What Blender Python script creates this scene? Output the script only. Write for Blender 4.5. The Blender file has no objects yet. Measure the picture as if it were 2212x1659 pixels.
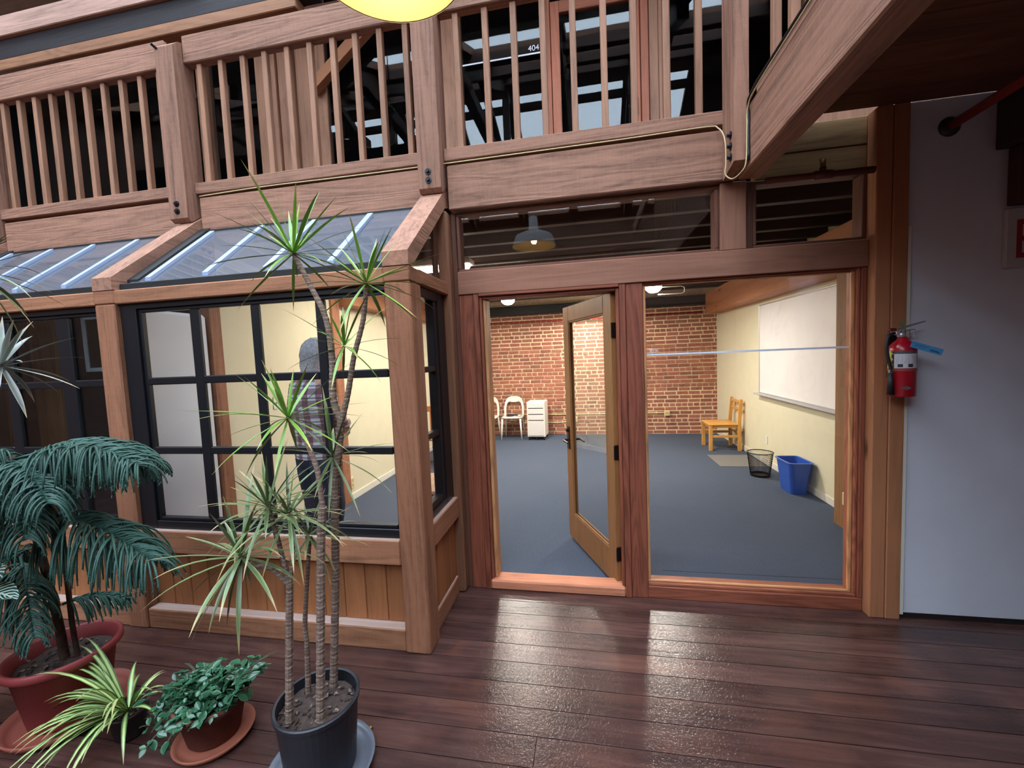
import bpy, math, random
from mathutils import Vector, Matrix
random.seed(7)
SC = bpy.context.scene
COL = SC.collection

# ------------------------------------------------------------ camera
def look_camera():
    yaw, pitch, roll = map(math.radians, (10.54427, 3.9382, 2.40716))
    Rz = Matrix(((math.cos(yaw), -math.sin(yaw), 0), (math.sin(yaw), math.cos(yaw), 0), (0, 0, 1)))
    Rx = Matrix(((1, 0, 0), (0, math.cos(pitch), math.sin(pitch)), (0, -math.sin(pitch), math.cos(pitch))))
    Ry = Matrix(((math.cos(roll), 0, math.sin(roll)), (0, 1, 0), (-math.sin(roll), 0, math.cos(roll))))
    R = Rz @ Rx @ Ry
    r, f, u = R.col[0], R.col[1], R.col[2]
    M = Matrix(((r.x, u.x, -f.x, 0), (r.y, u.y, -f.y, 0), (r.z, u.z, -f.z, 1.67), (0, 0, 0, 1)))
    cam = bpy.data.cameras.new('camera')
    cam.sensor_fit = 'HORIZONTAL'
    cam.sensor_width = 36.0
    cam.lens = 900.16 * 36.0 / 2212.0
    cam.clip_start = 0.02
    o = bpy.data.objects.new('camera', cam)
    o.matrix_world = M
    COL.objects.link(o)
    SC.camera = o
look_camera()

# ------------------------------------------------------------ world, light, exposure
W = bpy.data.worlds.new('sky')
SC.world = W
W.use_nodes = True
bg = W.node_tree.nodes['Background']
bg.inputs[0].default_value = (0.71, 0.85, 1.0, 1)
bg.inputs[1].default_value = 20.5
SC.view_settings.view_transform = 'Standard'
SC.view_settings.look = 'None'
SC.view_settings.exposure = 0.0
SC.view_settings.gamma = 1.0
SC.view_settings.use_curve_mapping = False
SC.cycles.max_bounces = 8
SC.cycles.diffuse_bounces = 4
SC.cycles.glossy_bounces = 3
SC.cycles.transmission_bounces = 4
SC.cycles.transparent_max_bounces = 14
SC.cycles.caustics_reflective = False
SC.cycles.caustics_refractive = False
SC.cycles.sample_clamp_indirect = 6.0
SC.cycles.use_denoising = True
SC.cycles.use_adaptive_sampling = True
SC.cycles.adaptive_threshold = 0.025

# roof geometry (skylights are real openings in it): ridge along x
RIDGE_Y, RIDGE_Z, EAVE_Z = -2.2, 8.6, 5.75
FRONT_Y, BACK_Y = 3.3, -7.7
def roof_pt(side, t):
    if side > 0: return (FRONT_Y + (RIDGE_Y - FRONT_Y) * t, EAVE_Z + (RIDGE_Z - EAVE_Z) * t)
    return (BACK_Y + (RIDGE_Y - BACK_Y) * t, EAVE_Z + (RIDGE_Z - EAVE_Z) * t)
SKY_X = [(-7.85, -6.65), (-6.35, -5.10), (-4.8, -3.55), (-3.25, -2.0), (-1.7, -0.45), (-0.2, 1.05), (1.4, 2.6)]
SKY_TS = {1: [(0.08, 0.30), (0.42, 0.62), (0.72, 0.92)], -1: [(0.06, 0.30), (0.40, 0.62), (0.72, 0.93)]}
for side in (1, -1):
    for (x0, x1) in SKY_X:
        for (t0, t1) in SKY_TS[side]:
            (ya, za), (yb, zb) = roof_pt(side, t0), roof_pt(side, t1)
            L = bpy.data.lights.new('skylight_portal', 'AREA')
            L.shape = 'RECTANGLE'
            L.size = x1 - x0
            L.size_y = math.hypot(yb - ya, zb - za)
            L.cycles.is_portal = True
            o = bpy.data.objects.new('skylight_portal', L)
            o.location = ((x0 + x1) / 2, (ya + yb) / 2, (za + zb) / 2 + 0.02)
            d = Vector((0, yb - ya, zb - za)).normalized()
            n = Vector((1, 0, 0)).cross(d)
            if n.z > 0: n = -n          # area lights shine along -Z
            zax = -n
            xax = Vector((1, 0, 0)); yax = zax.cross(xax)
            o.matrix_world = Matrix.Translation(o.location) @ Matrix((xax, yax, zax)).transposed().to_4x4()
            COL.objects.link(o)

# ------------------------------------------------------------ materials
MATS = {}
def srgb(r, g, b):
    f = lambda c: (c / 255 / 12.92) if c / 255 <= 0.04045 else ((c / 255 + 0.055) / 1.055) ** 2.4
    return (f(r), f(g), f(b), 1)
class NT:
    def __init__(s, name):
        s.m = bpy.data.materials.new(name); s.m.use_nodes = True
        s.t = s.m.node_tree; s.p = s.t.nodes['Principled BSDF']; s.out = s.t.nodes['Material Output']
    def n(s, typ, **k):
        nd = s.t.nodes.new(typ)
        for a, v in k.items(): setattr(nd, a, v)
        return nd
    def l(s, a, b): s.t.links.new(a, b)
    def math(s, op, a, b=None, c=None, clamp=False):
        nd = s.n('ShaderNodeMath', operation=op, use_clamp=clamp)
        for i, v in enumerate((a, b, c)):
            if v is None: continue
            if isinstance(v, (int, float)): nd.inputs[i].default_value = v
            else: s.l(v, nd.inputs[i])
        return nd.outputs[0]
    def noise(s, vec, scale, detail=4, rough=0.55, dist=0.0):
        nd = s.n('ShaderNodeTexNoise')
        nd.inputs['Scale'].default_value = scale; nd.inputs['Detail'].default_value = detail
        nd.inputs['Roughness'].default_value = rough; nd.inputs['Distortion'].default_value = dist
        if vec is not None: s.l(vec, nd.inputs['Vector'])
        return nd.outputs['Fac']
    def ramp(s, fac, stops):
        nd = s.n('ShaderNodeValToRGB')
        el = nd.color_ramp.elements
        while len(el) < len(stops): el.new(0.5)
        for e, (p, c) in zip(el, stops):
            e.position = p; e.color = c
        s.l(fac, nd.inputs[0]); return nd.outputs[0]
    def mix(s, fac, a, b, blend='MIX'):
        nd = s.n('ShaderNodeMixRGB', blend_type=blend)
        for i, v in zip((0, 1, 2), (fac, a, b)):
            if isinstance(v, (int, float)): nd.inputs[i].default_value = v
            elif isinstance(v, tuple): nd.inputs[i].default_value = v
            else: s.l(v, nd.inputs[i])
        return nd.outputs[0]
    def bump(s, h, strength, dist=0.01):
        nd = s.n('ShaderNodeBump'); nd.inputs['Strength'].default_value = strength
        nd.inputs['Distance'].default_value = dist
        s.l(h, nd.inputs['Height']); s.l(nd.outputs[0], s.p.inputs['Normal'])
    def coords(s, scale=(1, 1, 1), rnd=True):
        tc = s.n('ShaderNodeTexCoord'); oi = s.n('ShaderNodeObjectInfo')
        mp = s.n('ShaderNodeMapping'); mp.inputs['Scale'].default_value = scale
        if rnd:
            mul = s.n('ShaderNodeVectorMath', operation='SCALE'); mul.inputs[0].default_value = (37, 53, 71)
            s.l(oi.outputs['Random'], mul.inputs['Scale'])
            add = s.n('ShaderNodeVectorMath', operation='ADD')
            s.l(tc.outputs['Object'], add.inputs[0]); s.l(mul.outputs[0], add.inputs[1])
            s.l(add.outputs[0], mp.inputs[0])
        else: s.l(tc.outputs['Object'], mp.inputs[0])
        s.rand = oi.outputs['Random']
        return mp.outputs[0]

def wood(base, axis, dark=0.55, light=1.25, rough=0.65, knots=0.6, grain=1.0, bump=0.25, spec=0.3, var=0.25, ringc=0.3, top_pale=0.0, kscale=3.2):
    key = ('wood', base, axis, dark, light, rough, knots, grain, bump, ringc, top_pale, kscale)
    if key in MATS: return MATS[key]
    w = NT('wood_%d_%d_%d_%s' % (base + (axis,)))
    st = [1.0, 1.0, 1.0]; st['xyz'.index(axis)] = 0.07
    kt = [1.0, 1.0, 1.0]; kt['xyz'.index(axis)] = 0.35
    v = w.coords(tuple(st))
    vk = w.n('ShaderNodeMapping'); vk.inputs['Scale'].default_value = tuple(a / b for a, b in zip(kt, st)); w.l(v, vk.inputs[0])
    big = w.noise(v, 5.0, 2, 0.5, 0.6)
    ring = w.math('FRACT', w.math('MULTIPLY', big, 13.0 * grain))
    ring = w.math('ABSOLUTE', w.math('SUBTRACT', ring, 0.5))
    fine = w.noise(v, 60.0, 5, 0.65)
    mid = w.noise(v, 14.0, 4, 0.6)
    g = w.math('ADD', w.math('MULTIPLY', ring, ringc), w.math('MULTIPLY', mid, 1.05 - ringc))
    g = w.math('ADD', g, w.math('MULTIPLY', w.math('SUBTRACT', fine, 0.5), 0.45))
    sw = [0.12, 0.12, 0.12]; sw['xyz'.index(axis)] = 1.0
    vs = w.n('ShaderNodeMapping'); vs.inputs['Scale'].default_value = tuple(p_ / q_ for p_, q_ in zip(sw, st)); w.l(v, vs.inputs[0])
    saw = w.noise(vs.outputs[0], 48.0, 3, 0.7)
    fuzz = w.noise(vk.outputs[0], 45.0, 5, 0.7)
    g = w.math('ADD', g, w.math('MULTIPLY', w.math('SUBTRACT', saw, 0.5), 0.11 if bump >= 0.5 else 0.05))
    g = w.math('ADD', g, w.math('MULTIPLY', w.math('SUBTRACT', fuzz, 0.5), 0.35 if bump >= 0.5 else 0.15))
    c = srgb(*base)
    cd = tuple(x * dark for x in c[:3]) + (1,); cl = tuple(min(1, x * light) for x in c[:3]) + (1,)
    col = w.ramp(g, [(0.18, cd), (0.45, c), (0.72, cl)])
    if knots > 0:
        vo = w.n('ShaderNodeTexVoronoi'); vo.inputs['Scale'].default_value = kscale
        w.l(vk.outputs[0], vo.inputs['Vector'])
        k = w.math('LESS_THAN', vo.outputs['Distance'], 0.055)
        vo2 = w.ramp(vo.outputs['Distance'], [(0.03, (1, 1, 1, 1)), (0.14, (0, 0, 0, 1))])
        col = w.mix(w.math('MULTIPLY', vo2, knots), col, tuple(x * 0.28 for x in c[:3]) + (1,))
    hsv = w.n('ShaderNodeHueSaturation'); w.l(col, hsv.inputs['Color'])
    w.l(w.math('ADD', w.math('MULTIPLY', w.rand, var), 1 - var / 2), hsv.inputs['Value'])
    fin = hsv.outputs[0]
    if top_pale:        # paler tone mixed into the upward faces
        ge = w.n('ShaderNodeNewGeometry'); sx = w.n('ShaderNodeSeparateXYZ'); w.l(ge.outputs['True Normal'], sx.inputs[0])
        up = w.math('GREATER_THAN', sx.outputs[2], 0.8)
        fin = w.mix(w.math('MULTIPLY', up, w.math('MULTIPLY', w.math('ADD', mid, 0.25), top_pale)), fin, srgb(206, 186, 178))
    w.l(fin, w.p.inputs['Base Color'])
    w.p.inputs['Roughness'].default_value = rough
    w.p.inputs['Specular IOR Level'].default_value = spec
    w.bump(w.math('ADD', w.math('ADD', w.math('MULTIPLY', fine, 0.7), w.math('MULTIPLY', saw, 0.5)), w.math('MULTIPLY', ring, 0.5)), bump, 0.004)
    MATS[key] = w.m
    return w.m

BEAM = dict(base=(156, 114, 94), knots=0.45, bump=0.9, dark=0.55, light=1.25, ringc=0.4, rough=0.75)
BAY = dict(base=(154, 104, 78), knots=0.8, bump=0.7, dark=0.58, light=1.2, ringc=0.35)
RED = dict(base=(142, 80, 60), knots=0.85, ringc=0.5, dark=0.5, light=1.15, bump=0.15, rough=0.5, grain=1.6)
HEAD = dict(base=(148, 102, 82), knots=0.35, bump=0.3, dark=0.75, light=1.15)
OAK = dict(dark=0.65, light=1.12, base=(148, 102, 62), knots=0.0, bump=0.12, rough=0.45, grain=1.4)
TAN = dict(base=(170, 114, 80), kscale=5.0, knots=1.0, bump=0.2, dark=0.75, light=1.1)
CLAD = dict(dark=0.7, light=1.15, base=(156, 100, 64), knots=0.3, bump=0.15, rough=0.55)
DARKW = dict(base=(92, 58, 44), knots=0.3, bump=0.3)
PALE = dict(base=(150, 116, 76), knots=0.4, bump=0.2)

def simple(name, rgb, rough=0.5, metal=0.0, spec=0.5, noise=0.0, nscale=20, bump=0.0, var=0.0, coat=0.0):
    if name in MATS: return MATS[name]
    w = NT(name)
    c = srgb(*rgb)
    if noise or bump or var:
        v = w.coords((1, 1, 1))
        f = w.noise(v, nscale, 5, 0.6)
        col = w.ramp(f, [(0.25, tuple(x * (1 - noise) for x in c[:3]) + (1,)), (0.75, tuple(min(1, x * (1 + noise)) for x in c[:3]) + (1,))])
        if var:
            hsv = w.n('ShaderNodeHueSaturation'); w.l(col, hsv.inputs['Color'])
            w.l(w.math('ADD', w.math('MULTIPLY', w.rand, var), 1 - var / 2), hsv.inputs['Value'])
            col = hsv.outputs[0]
        w.l(col, w.p.inputs['Base Color'])
        if bump: w.bump(f, bump, 0.004)
    else:
        w.p.inputs['Base Color'].default_value = c
    w.p.inputs['Roughness'].default_value = rough
    w.p.inputs['Metallic'].default_value = metal
    w.p.inputs['Specular IOR Level'].default_value = spec
    w.p.inputs['Coat Weight'].default_value = coat
    MATS[name] = w.m
    return w.m

def glass(name, tint=(1, 1, 1), f0=0.04, frost=0.0, frost_rgb=(150, 155, 165)):
    if name in MATS: return MATS[name]
    w = NT(name); w.t.nodes.remove(w.p)
    geo = w.n('ShaderNodeNewGeometry')
    dot = w.n('ShaderNodeVectorMath', operation='DOT_PRODUCT')
    w.l(geo.outputs['Incoming'], dot.inputs[0]); w.l(geo.outputs['Normal'], dot.inputs[1])
    c = w.math('ABSOLUTE', dot.outputs['Value'])
    s = w.math('POWER', w.math('SUBTRACT', 1.0, c, clamp=True), 5.0)
    fr = w.math('ADD', w.math('MULTIPLY', s, 1 - f0), f0, clamp=True)
    tr = w.n('ShaderNodeBsdfTransparent'); tr.inputs[0].default_value = tuple(tint) + (1,)
    gl = w.n('ShaderNodeBsdfGlossy'); gl.inputs['Roughness'].default_value = 0.0
    body = tr.outputs[0]
    if frost:
        df = w.n('ShaderNodeBsdfDiffuse'); df.inputs[0].default_value = srgb(*frost_rgb)
        m0 = w.n('ShaderNodeMixShader'); m0.inputs[0].default_value = frost
        w.l(tr.outputs[0], m0.inputs[1]); w.l(df.outputs[0], m0.inputs[2]); body = m0.outputs[0]
    mx = w.n('ShaderNodeMixShader'); w.l(fr, mx.inputs[0]); w.l(body, mx.inputs[1]); w.l(gl.outputs[0], mx.inputs[2])
    w.l(mx.outputs[0], w.out.inputs[0])
    MATS[name] = w.m
    return w.m

def emit(name, rgb, strength):
    if name in MATS: return MATS[name]
    w = NT(name)
    w.p.inputs['Base Color'].default_value = srgb(*rgb)
    w.p.inputs['Emission Color'].default_value = srgb(*rgb)
    w.p.inputs['Emission Strength'].default_value = strength
    MATS[name] = w.m
    return w.m

def floor_mat():
    w = NT('worn_floor_varnish')
    v = w.coords((0.07, 1, 1))
    v2 = w.n('ShaderNodeMapping'); v2.inputs['Scale'].default_value = (1 / 0.07, 1, 1); w.l(v, v2.inputs[0])
    g = w.noise(v, 22, 5, 0.6, 0.5)
    col = w.ramp(g, [(0.25, srgb(50, 34, 33)), (0.5, srgb(74, 50, 46)), (0.78, srgb(98, 69, 62))])
    patch = w.noise(v2.outputs[0], 3.0, 4, 0.6, 0.8)
    m = w.ramp(patch, [(0.52, (0, 0, 0, 1)), (0.75, (1, 1, 1, 1))])
    col = w.mix(w.math('MULTIPLY', m, 0.3), col, srgb(112, 66, 46))
    m2 = w.ramp(w.noise(v2.outputs[0], 2.1, 3, 0.6), [(0.3, (1, 1, 1, 1)), (0.46, (0, 0, 0, 1))])
    col = w.mix(w.math('MULTIPLY', m2, 0.5), col, srgb(38, 24, 24))
    hsv = w.n('ShaderNodeHueSaturation'); w.l(col, hsv.inputs['Color'])
    w.l(w.math('ADD', w.math('MULTIPLY', w.rand, 0.5), 0.75), hsv.inputs['Value'])
    w.l(hsv.outputs[0], w.p.inputs['Base Color'])
    r = w.noise(v2.outputs[0], 5.0, 4, 0.6)
    w.l(w.math('ADD', w.math('MULTIPLY', r, 0.16), 0.12), w.p.inputs['Roughness'])
    w.p.inputs['Specular IOR Level'].default_value = 0.5
    h = w.math('ADD', w.math('MULTIPLY', w.noise(v2.outputs[0], 85, 3, 0.6, 0.6), 0.9), w.math('MULTIPLY', g, 0.5))
    w.bump(h, 0.42, 0.004)
    return w.m
def carpet_mat():
    w = NT('loop_carpet')
    v = w.coords((1, 1, 1), False)
    f = w.noise(v, 220, 3, 0.7); b = w.noise(v, 1.3, 3, 0.6)
    col = w.ramp(f, [(0.3, srgb(46, 56, 72)), (0.7, srgb(92, 104, 124))])
    col = w.mix(w.math('MULTIPLY', b, 0.35), col, srgb(96, 98, 106))
    w.l(col, w.p.inputs['Base Color']); w.p.inputs['Roughness'].default_value = 0.95
    w.p.inputs['Specular IOR Level'].default_value = 0.1
    w.bump(f, 0.5, 0.004)
    return w.m
def brick_mat():
    w = NT('fired_brick')
    v = w.coords((1, 1, 1))
    geo = w.n('ShaderNodeNewGeometry')
    r = w.math('FRACT', w.math('ADD', w.rand, geo.outputs['Random Per Island']))
    col = w.ramp(r, [(0.0, srgb(116, 78, 66)), (0.25, srgb(150, 92, 76)), (0.6, srgb(164, 96, 78)), (0.85, srgb(176, 112, 90)), (1.0, srgb(132, 102, 84))])
    f = w.noise(v, 30, 5, 0.65)
    col = w.mix(0.35, col, w.ramp(f, [(0.3, srgb(110, 68, 58)), (0.7, srgb(196, 134, 110))]))
    w.l(col, w.p.inputs['Base Color']); w.p.inputs['Roughness'].default_value = 0.9
    w.bump(f, 0.6, 0.006)
    return w.m
def paint(name, rgb, noise=0.04, bump=0.08, rough=0.7):
    return simple(name, rgb, rough, 0, 0.25, noise, 6, bump)
def board_mat():
    w = NT('whiteboard_enamel')
    v = w.coords((1, 1, 1), False)
    f = w.noise(v, 2.6, 5, 0.7, 0.8)
    col = w.ramp(f, [(0.42, srgb(236, 234, 232)), (0.62, srgb(230, 228, 228)), (0.75, srgb(214, 213, 214))])
    w.l(col, w.p.inputs['Base Color']); w.p.inputs['Roughness'].default_value = 0.35
    return w.m
def plaid_mat():
    w = NT('plaid_flannel')
    tc = w.n('ShaderNodeTexCoord'); sp = w.n('ShaderNodeSeparateXYZ'); w.l(tc.outputs['Object'], sp.inputs[0])
    def band(sock, fr, width, ph=0.0):
        x = w.math('FRACT', w.math('ADD', w.math('MULTIPLY', sock, fr), ph)); return w.math('LESS_THAN', x, width)
    a = band(sp.outputs[0], 11, 0.5); b = band(sp.outputs[2], 11, 0.5, 0.2); c = band(sp.outputs[2], 11, 0.12, 0.55)
    col = w.mix(w.math('MULTIPLY', a, 0.72), srgb(206, 206, 212), srgb(108, 22, 40))
    col = w.mix(w.math('MULTIPLY', b, 0.66), col, srgb(96, 20, 38))
    col = w.mix(w.math('MULTIPLY', c, 0.7), col, srgb(40, 42, 58))
    w.l(col, w.p.inputs['Base Color']); w.p.inputs['Roughness'].default_value = 0.9
    return w.m
def leaf_mat(name, base, edge, tip, rough=0.35, stripe=None):
    w = NT(name)
    uv = w.n('ShaderNodeUVMap'); uv.uv_map = 'UV'; sp = w.n('ShaderNodeSeparateXYZ'); w.l(uv.outputs[0], sp.inputs[0])
    u = w.math('ABSOLUTE', w.math('SUBTRACT', sp.outputs[0], 0.5)); v = sp.outputs[1]
    oi = w.n('ShaderNodeObjectInfo')
    if stripe:
        col = w.ramp(u, [(0.10, srgb(*base)), (0.2, srgb(*base)), (0.30, srgb(*stripe)), (0.5, srgb(*stripe))])
    else:
        col = w.ramp(u, [(0.25, srgb(*base)), (0.5, srgb(*edge))])
    t = w.ramp(w.math('ADD', v, w.math('MULTIPLY', oi.outputs['Random'], 0.18)), [(0.82, (0, 0, 0, 1)), (1.05, (1, 1, 1, 1))])
    col = w.mix(t, col, srgb(*tip))
    hsv = w.n('ShaderNodeHueSaturation'); w.l(col, hsv.inputs['Color'])
    w.l(w.math('ADD', w.math('MULTIPLY', oi.outputs['Random'], 0.6), 0.7), hsv.inputs['Value'])
    w.l(hsv.outputs[0], w.p.inputs['Base Color']); w.p.inputs['Roughness'].default_value = rough
    w.p.inputs['Specular IOR Level'].default_value = 0.5
    return w.m

M_BLACK = simple('black_metal_frame', (22, 23, 28), 0.36)
M_FLASH = simple('black_flashing', (16, 16, 18), 0.7)
M_RIB = simple('blue_grey_aluminium', (158, 172, 204), 0.4)
M_GLASS = glass('clear_pane')
M_UPGLASS = glass('tinted_gallery_pane', (0.8, 0.84, 0.86), 0.019)
M_SKYGLASS = glass('wired_roof_glass', (0.92, 0.95, 0.98), 0.05, 0.28, (140, 146, 158))
M_CREAM = paint('cream_wall_paint', (220, 213, 184))
M_WHITEP = paint('white_partition_paint', (222, 224, 228))
M_GREYW = paint('pale_grey_wall_paint', (218, 220, 232), 0.03, 0.05)
M_BASEB = simple('white_baseboard_paint', (226, 222, 208), 0.45)
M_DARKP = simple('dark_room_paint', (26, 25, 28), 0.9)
M_FLOOR = floor_mat()
M_CARPET = carpet_mat()
M_BRICK = brick_mat()
M_MORTAR = simple('sandy_mortar', (232, 204, 172), 0.95, 0, 0.1, 0.18, 25, 0.5)
M_BOLT = simple('dark_steel_bolt', (38, 40, 46), 0.4, 0.7)
M_CABLE_W = simple('cream_cable_sheath', (206, 186, 140), 0.5)
M_CABLE_B = simple('black_cable_sheath', (14, 14, 18), 0.4)
M_WHITE = simple('white_lacquer', (236, 232, 222), 0.35)
M_REDPIPE = simple('red_pipe_paint', (150, 40, 30), 0.45)
M_CONDUIT = simple('cream_conduit', (226, 206, 160), 0.45)
M_BRONZE = simple('dark_bronze', (52, 42, 36), 0.35, 0.8)
M_CHROME = simple('brushed_steel', (170, 170, 172), 0.28, 1.0)

# ------------------------------------------------------------ mesh helpers
class MB:
    def __init__(s): s.v = []; s.f = []; s.uv = None
    def box(s, x0, x1, y0, y1, z0, z1, ch=0.004, M=None):
        ch = min(ch, (x1 - x0) * .3, (y1 - y0) * .3, (z1 - z0) * .3)
        b = len(s.v); lo = (x0, y0, z0); hi = (x1, y1, z1)
        idx = {}
        for sx in (0, 1):
            for sy in (0, 1):
                for sz in (0, 1):
                    sg = (sx, sy, sz)
                    for ax in range(3):      # the vertex lying on the face normal to ax
                        p = [0, 0, 0]
                        for k in range(3):
                            e = hi[k] if sg[k] else lo[k]
                            p[k] = e if k == ax else (e - ch if sg[k] else e + ch)
                        idx[(sx, sy, sz, ax)] = len(s.v)
                        s.v.append(tuple(M @ Vector(p)) if M is not None else tuple(p))
        def q(*k): s.f.append([idx[a] for a in k])
        for sgn in (0, 1):
            a = [(sgn, 0, 0, 0), (sgn, 0, 1, 0), (sgn, 1, 1, 0), (sgn, 1, 0, 0)]
            q(*(a if not sgn else a[::-1]))
            a = [(0, sgn, 0, 1), (1, sgn, 0, 1), (1, sgn, 1, 1), (0, sgn, 1, 1)]
            q(*(a if not sgn else a[::-1]))
            a = [(0, 0, sgn, 2), (0, 1, sgn, 2), (1, 1, sgn, 2), (1, 0, sgn, 2)]
            q(*(a if not sgn else a[::-1]))
        for a in (0, 1):
            for b2 in (0, 1):
                fl = (a ^ b2)
                e = [(a, b2, 0, 0), (a, b2, 0, 1), (a, b2, 1, 1), (a, b2, 1, 0)]; q(*(e[::-1] if fl else e))
                e = [(a, 0, b2, 0), (a, 0, b2, 2), (a, 1, b2, 2), (a, 1, b2, 0)]; q(*(e if fl else e[::-1]))
                e = [(0, a, b2, 1), (0, a, b2, 2), (1, a, b2, 2), (1, a, b2, 1)]; q(*(e[::-1] if fl else e))
        for sx in (0, 1):
            for sy in (0, 1):
                for sz in (0, 1):
                    t = [(sx, sy, sz, 0), (sx, sy, sz, 1), (sx, sy, sz, 2)]
                    q(*(t if (sx + sy + sz) % 2 else t[::-1]))
        return s
    def prism(s, poly, h0, h1, axis='x', M=None):
        n = len(poly); b = len(s.v)
        for h in (h0, h1):
            for (p, q) in poly:
                c = {'x': (h, p, q), 'y': (p, h, q), 'z': (p, q, h)}[axis]
                s.v.append(tuple(M @ Vector(c)) if M is not None else c)
        s.f.append([b + i for i in range(n)][::-1]); s.f.append([b + n + i for i in range(n)])
        for i in range(n):
            j = (i + 1) % n
            s.f.append([b + i, b + j, b + n + j, b + n + i])
        return s
    def tube(s, pts, r, seg=8, cap=True):
        pts = [Vector(p) for p in pts]; n = len(pts)
        rs = r if isinstance(r, (list, tuple)) else [r] * n
        b = len(s.v); prev = None
        for i, p in enumerate(pts):
            d = (pts[min(i + 1, n - 1)] - pts[max(i - 1, 0)])
            d = d.normalized() if d.length > 1e-9 else Vector((0, 0, 1))
            if prev is None:
                a = Vector((0, 0, 1)) if abs(d.z) < 0.9 else Vector((1, 0, 0))
                u = d.cross(a).normalized()
            else:
                u = (prev - d * prev.dot(d)).normalized()
            prev = u; w = d.cross(u)
            for k in range(seg):
                t = 2 * math.pi * k / seg
                s.v.append(tuple(p + (u * math.cos(t) + w * math.sin(t)) * rs[i]))
        for i in range(n - 1):
            for k in range(seg):
                k2 = (k + 1) % seg
                s.f.append([b + i * seg + k, b + i * seg + k2, b + (i + 1) * seg + k2, b + (i + 1) * seg + k])
        if cap:
            s.f.append([b + k for k in range(seg)][::-1]); s.f.append([b + (n - 1) * seg + k for k in range(seg)])
        return s
    def lathe(s, prof, cx=0, cy=0, seg=28, M=None, cap=True):
        b = len(s.v); n = len(prof)
        for (r, z) in prof:
            for k in range(seg):
                t = 2 * math.pi * k / seg
                c = (cx + r * math.cos(t), cy + r * math.sin(t), z)
                s.v.append(tuple(M @ Vector(c)) if M is not None else c)
        for i in range(n - 1):
            for k in range(seg):
                k2 = (k + 1) % seg
                s.f.append([b + i * seg + k, b + i * seg + k2, b + (i + 1) * seg + k2, b + (i + 1) * seg + k])
        if cap and prof[0][0] > 1e-6: s.f.append([b + k for k in range(seg)][::-1])
        if cap and prof[-1][0] > 1e-6: s.f.append([b + (n - 1) * seg + k for k in range(seg)])
        return s
    def loft(s, rings, cap=True):
        b = len(s.v); n = len(rings[0])
        for r in rings: s.v += [tuple(p) for p in r]
        for i in range(len(rings) - 1):
            for k in range(n):
                k2 = (k + 1) % n
                s.f.append([b + i * n + k, b + i * n + k2, b + (i + 1) * n + k2, b + (i + 1) * n + k])
        if cap:
            s.f.append([b + k for k in range(n)][::-1]); s.f.append([b + (len(rings) - 1) * n + k for k in range(n)])
        return s
    def blade(s, base, d, length, width, droop=0.6, seg=7, fold=0.25, side=None):
        """a strap leaf: starts at base along d, bends down with droop; UV u across, v along"""
        if s.uv is None: s.uv = []
        p = Vector(base); d = Vector(d).normalized(); b = len(s.v)
        step = length / seg
        for i in range(seg + 1):
            t = i / seg
            w = width * (0.55 + 0.9 * t if t < 0.4 else (0.91 * (1 - ((t - 0.4) / 0.6) ** 1.7) + 0.04)) * 0.5
            sd = d.cross(Vector((0, 0, 1)))
            sd = sd.normalized() if sd.length > 0.02 else Vector(side or (1, 0, 0))
            up = sd.cross(d)
            s.v += [tuple(p - sd * w + up * w * fold), tuple(p), tuple(p + sd * w + up * w * fold)]
            s.uv += [(0, t), (0.5, t), (1, t)]
            p = p + d * step
            d = (d + Vector((0, 0, -1)) * droop * (0.3 + 1.4 * t) / seg).normalized()
        for i in range(seg):
            a = b + 3 * i
            s.f += [[a, a + 1, a + 4, a + 3], [a + 1, a + 2, a + 5, a + 4]]
        return s
    def mesh(s, name, origin, smooth=False):
        me = bpy.data.meshes.new(name)
        o = Vector(origin)
        me.from_pydata([tuple(Vector(v) - o) for v in s.v], [], s.f)
        if s.uv and len(s.uv) == len(s.v):
            ul = me.uv_layers.new(name='UV')
            for lp in me.loops: ul.data[lp.index].uv = s.uv[lp.vertex_index]
        if smooth:
            for p in me.polygons: p.use_smooth = True
        me.update()
        return me
    def center(s):
        xs, ys, zs = zip(*s.v)
        return Vector(((min(xs) + max(xs)) / 2, (min(ys) + max(ys)) / 2, (min(zs) + max(zs)) / 2))

def origin_of(parent):
    o = Vector((0, 0, 0))
    while parent is not None:
        o += parent.location; parent = parent.parent
    return o
def setp(o, label=None, cat=None, group=None, kind=None):
    for k, v in (('label', label), ('category', cat), ('group', group), ('kind', kind)):
        if v: o[k] = v
    return o
def empty(name, label, cat, loc=(0, 0, 0), rz=0.0, group=None, kind=None):
    o = bpy.data.objects.new(name, None); COL.objects.link(o)
    o.empty_display_size = 0.1
    o.location = loc; o.rotation_euler = (0, 0, rz)
    return setp(o, label, cat, group, kind)
def part(name, mb, mat, parent=None, label=None, smooth=False, local=False, kind=None):
    """mesh object; mb is in world space unless local (then in the parent's own space)"""
    c = mb.center()
    me = mb.mesh(name, c, smooth); me.materials.append(mat)
    o = bpy.data.objects.new(name, me); COL.objects.link(o)
    if parent is not None:
        o.parent = parent
        o.location = c if local else c - origin_of(parent)
    else: o.location = c
    if label: o['label'] = label
    if kind: o['kind'] = kind
    return o
def single(name, label, cat, mb, mat, group=None, kind=None, smooth=False):
    return setp(part(name, mb, mat, None, smooth=smooth), label, cat, group, kind)
def longest(x0, x1, y0, y1, z0, z1):
    d = (x1 - x0, y1 - y0, z1 - z0); return 'xyz'[d.index(max(d))]
def wbox(name, parent, w, x0, x1, y0, y1, z0, z1, ch=0.004, local=False, label=None):
    return part(name, MB().box(x0, x1, y0, y1, z0, z1, ch), wood(axis=longest(x0, x1, y0, y1, z0, z1), **w), parent, label, local=local)
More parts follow.
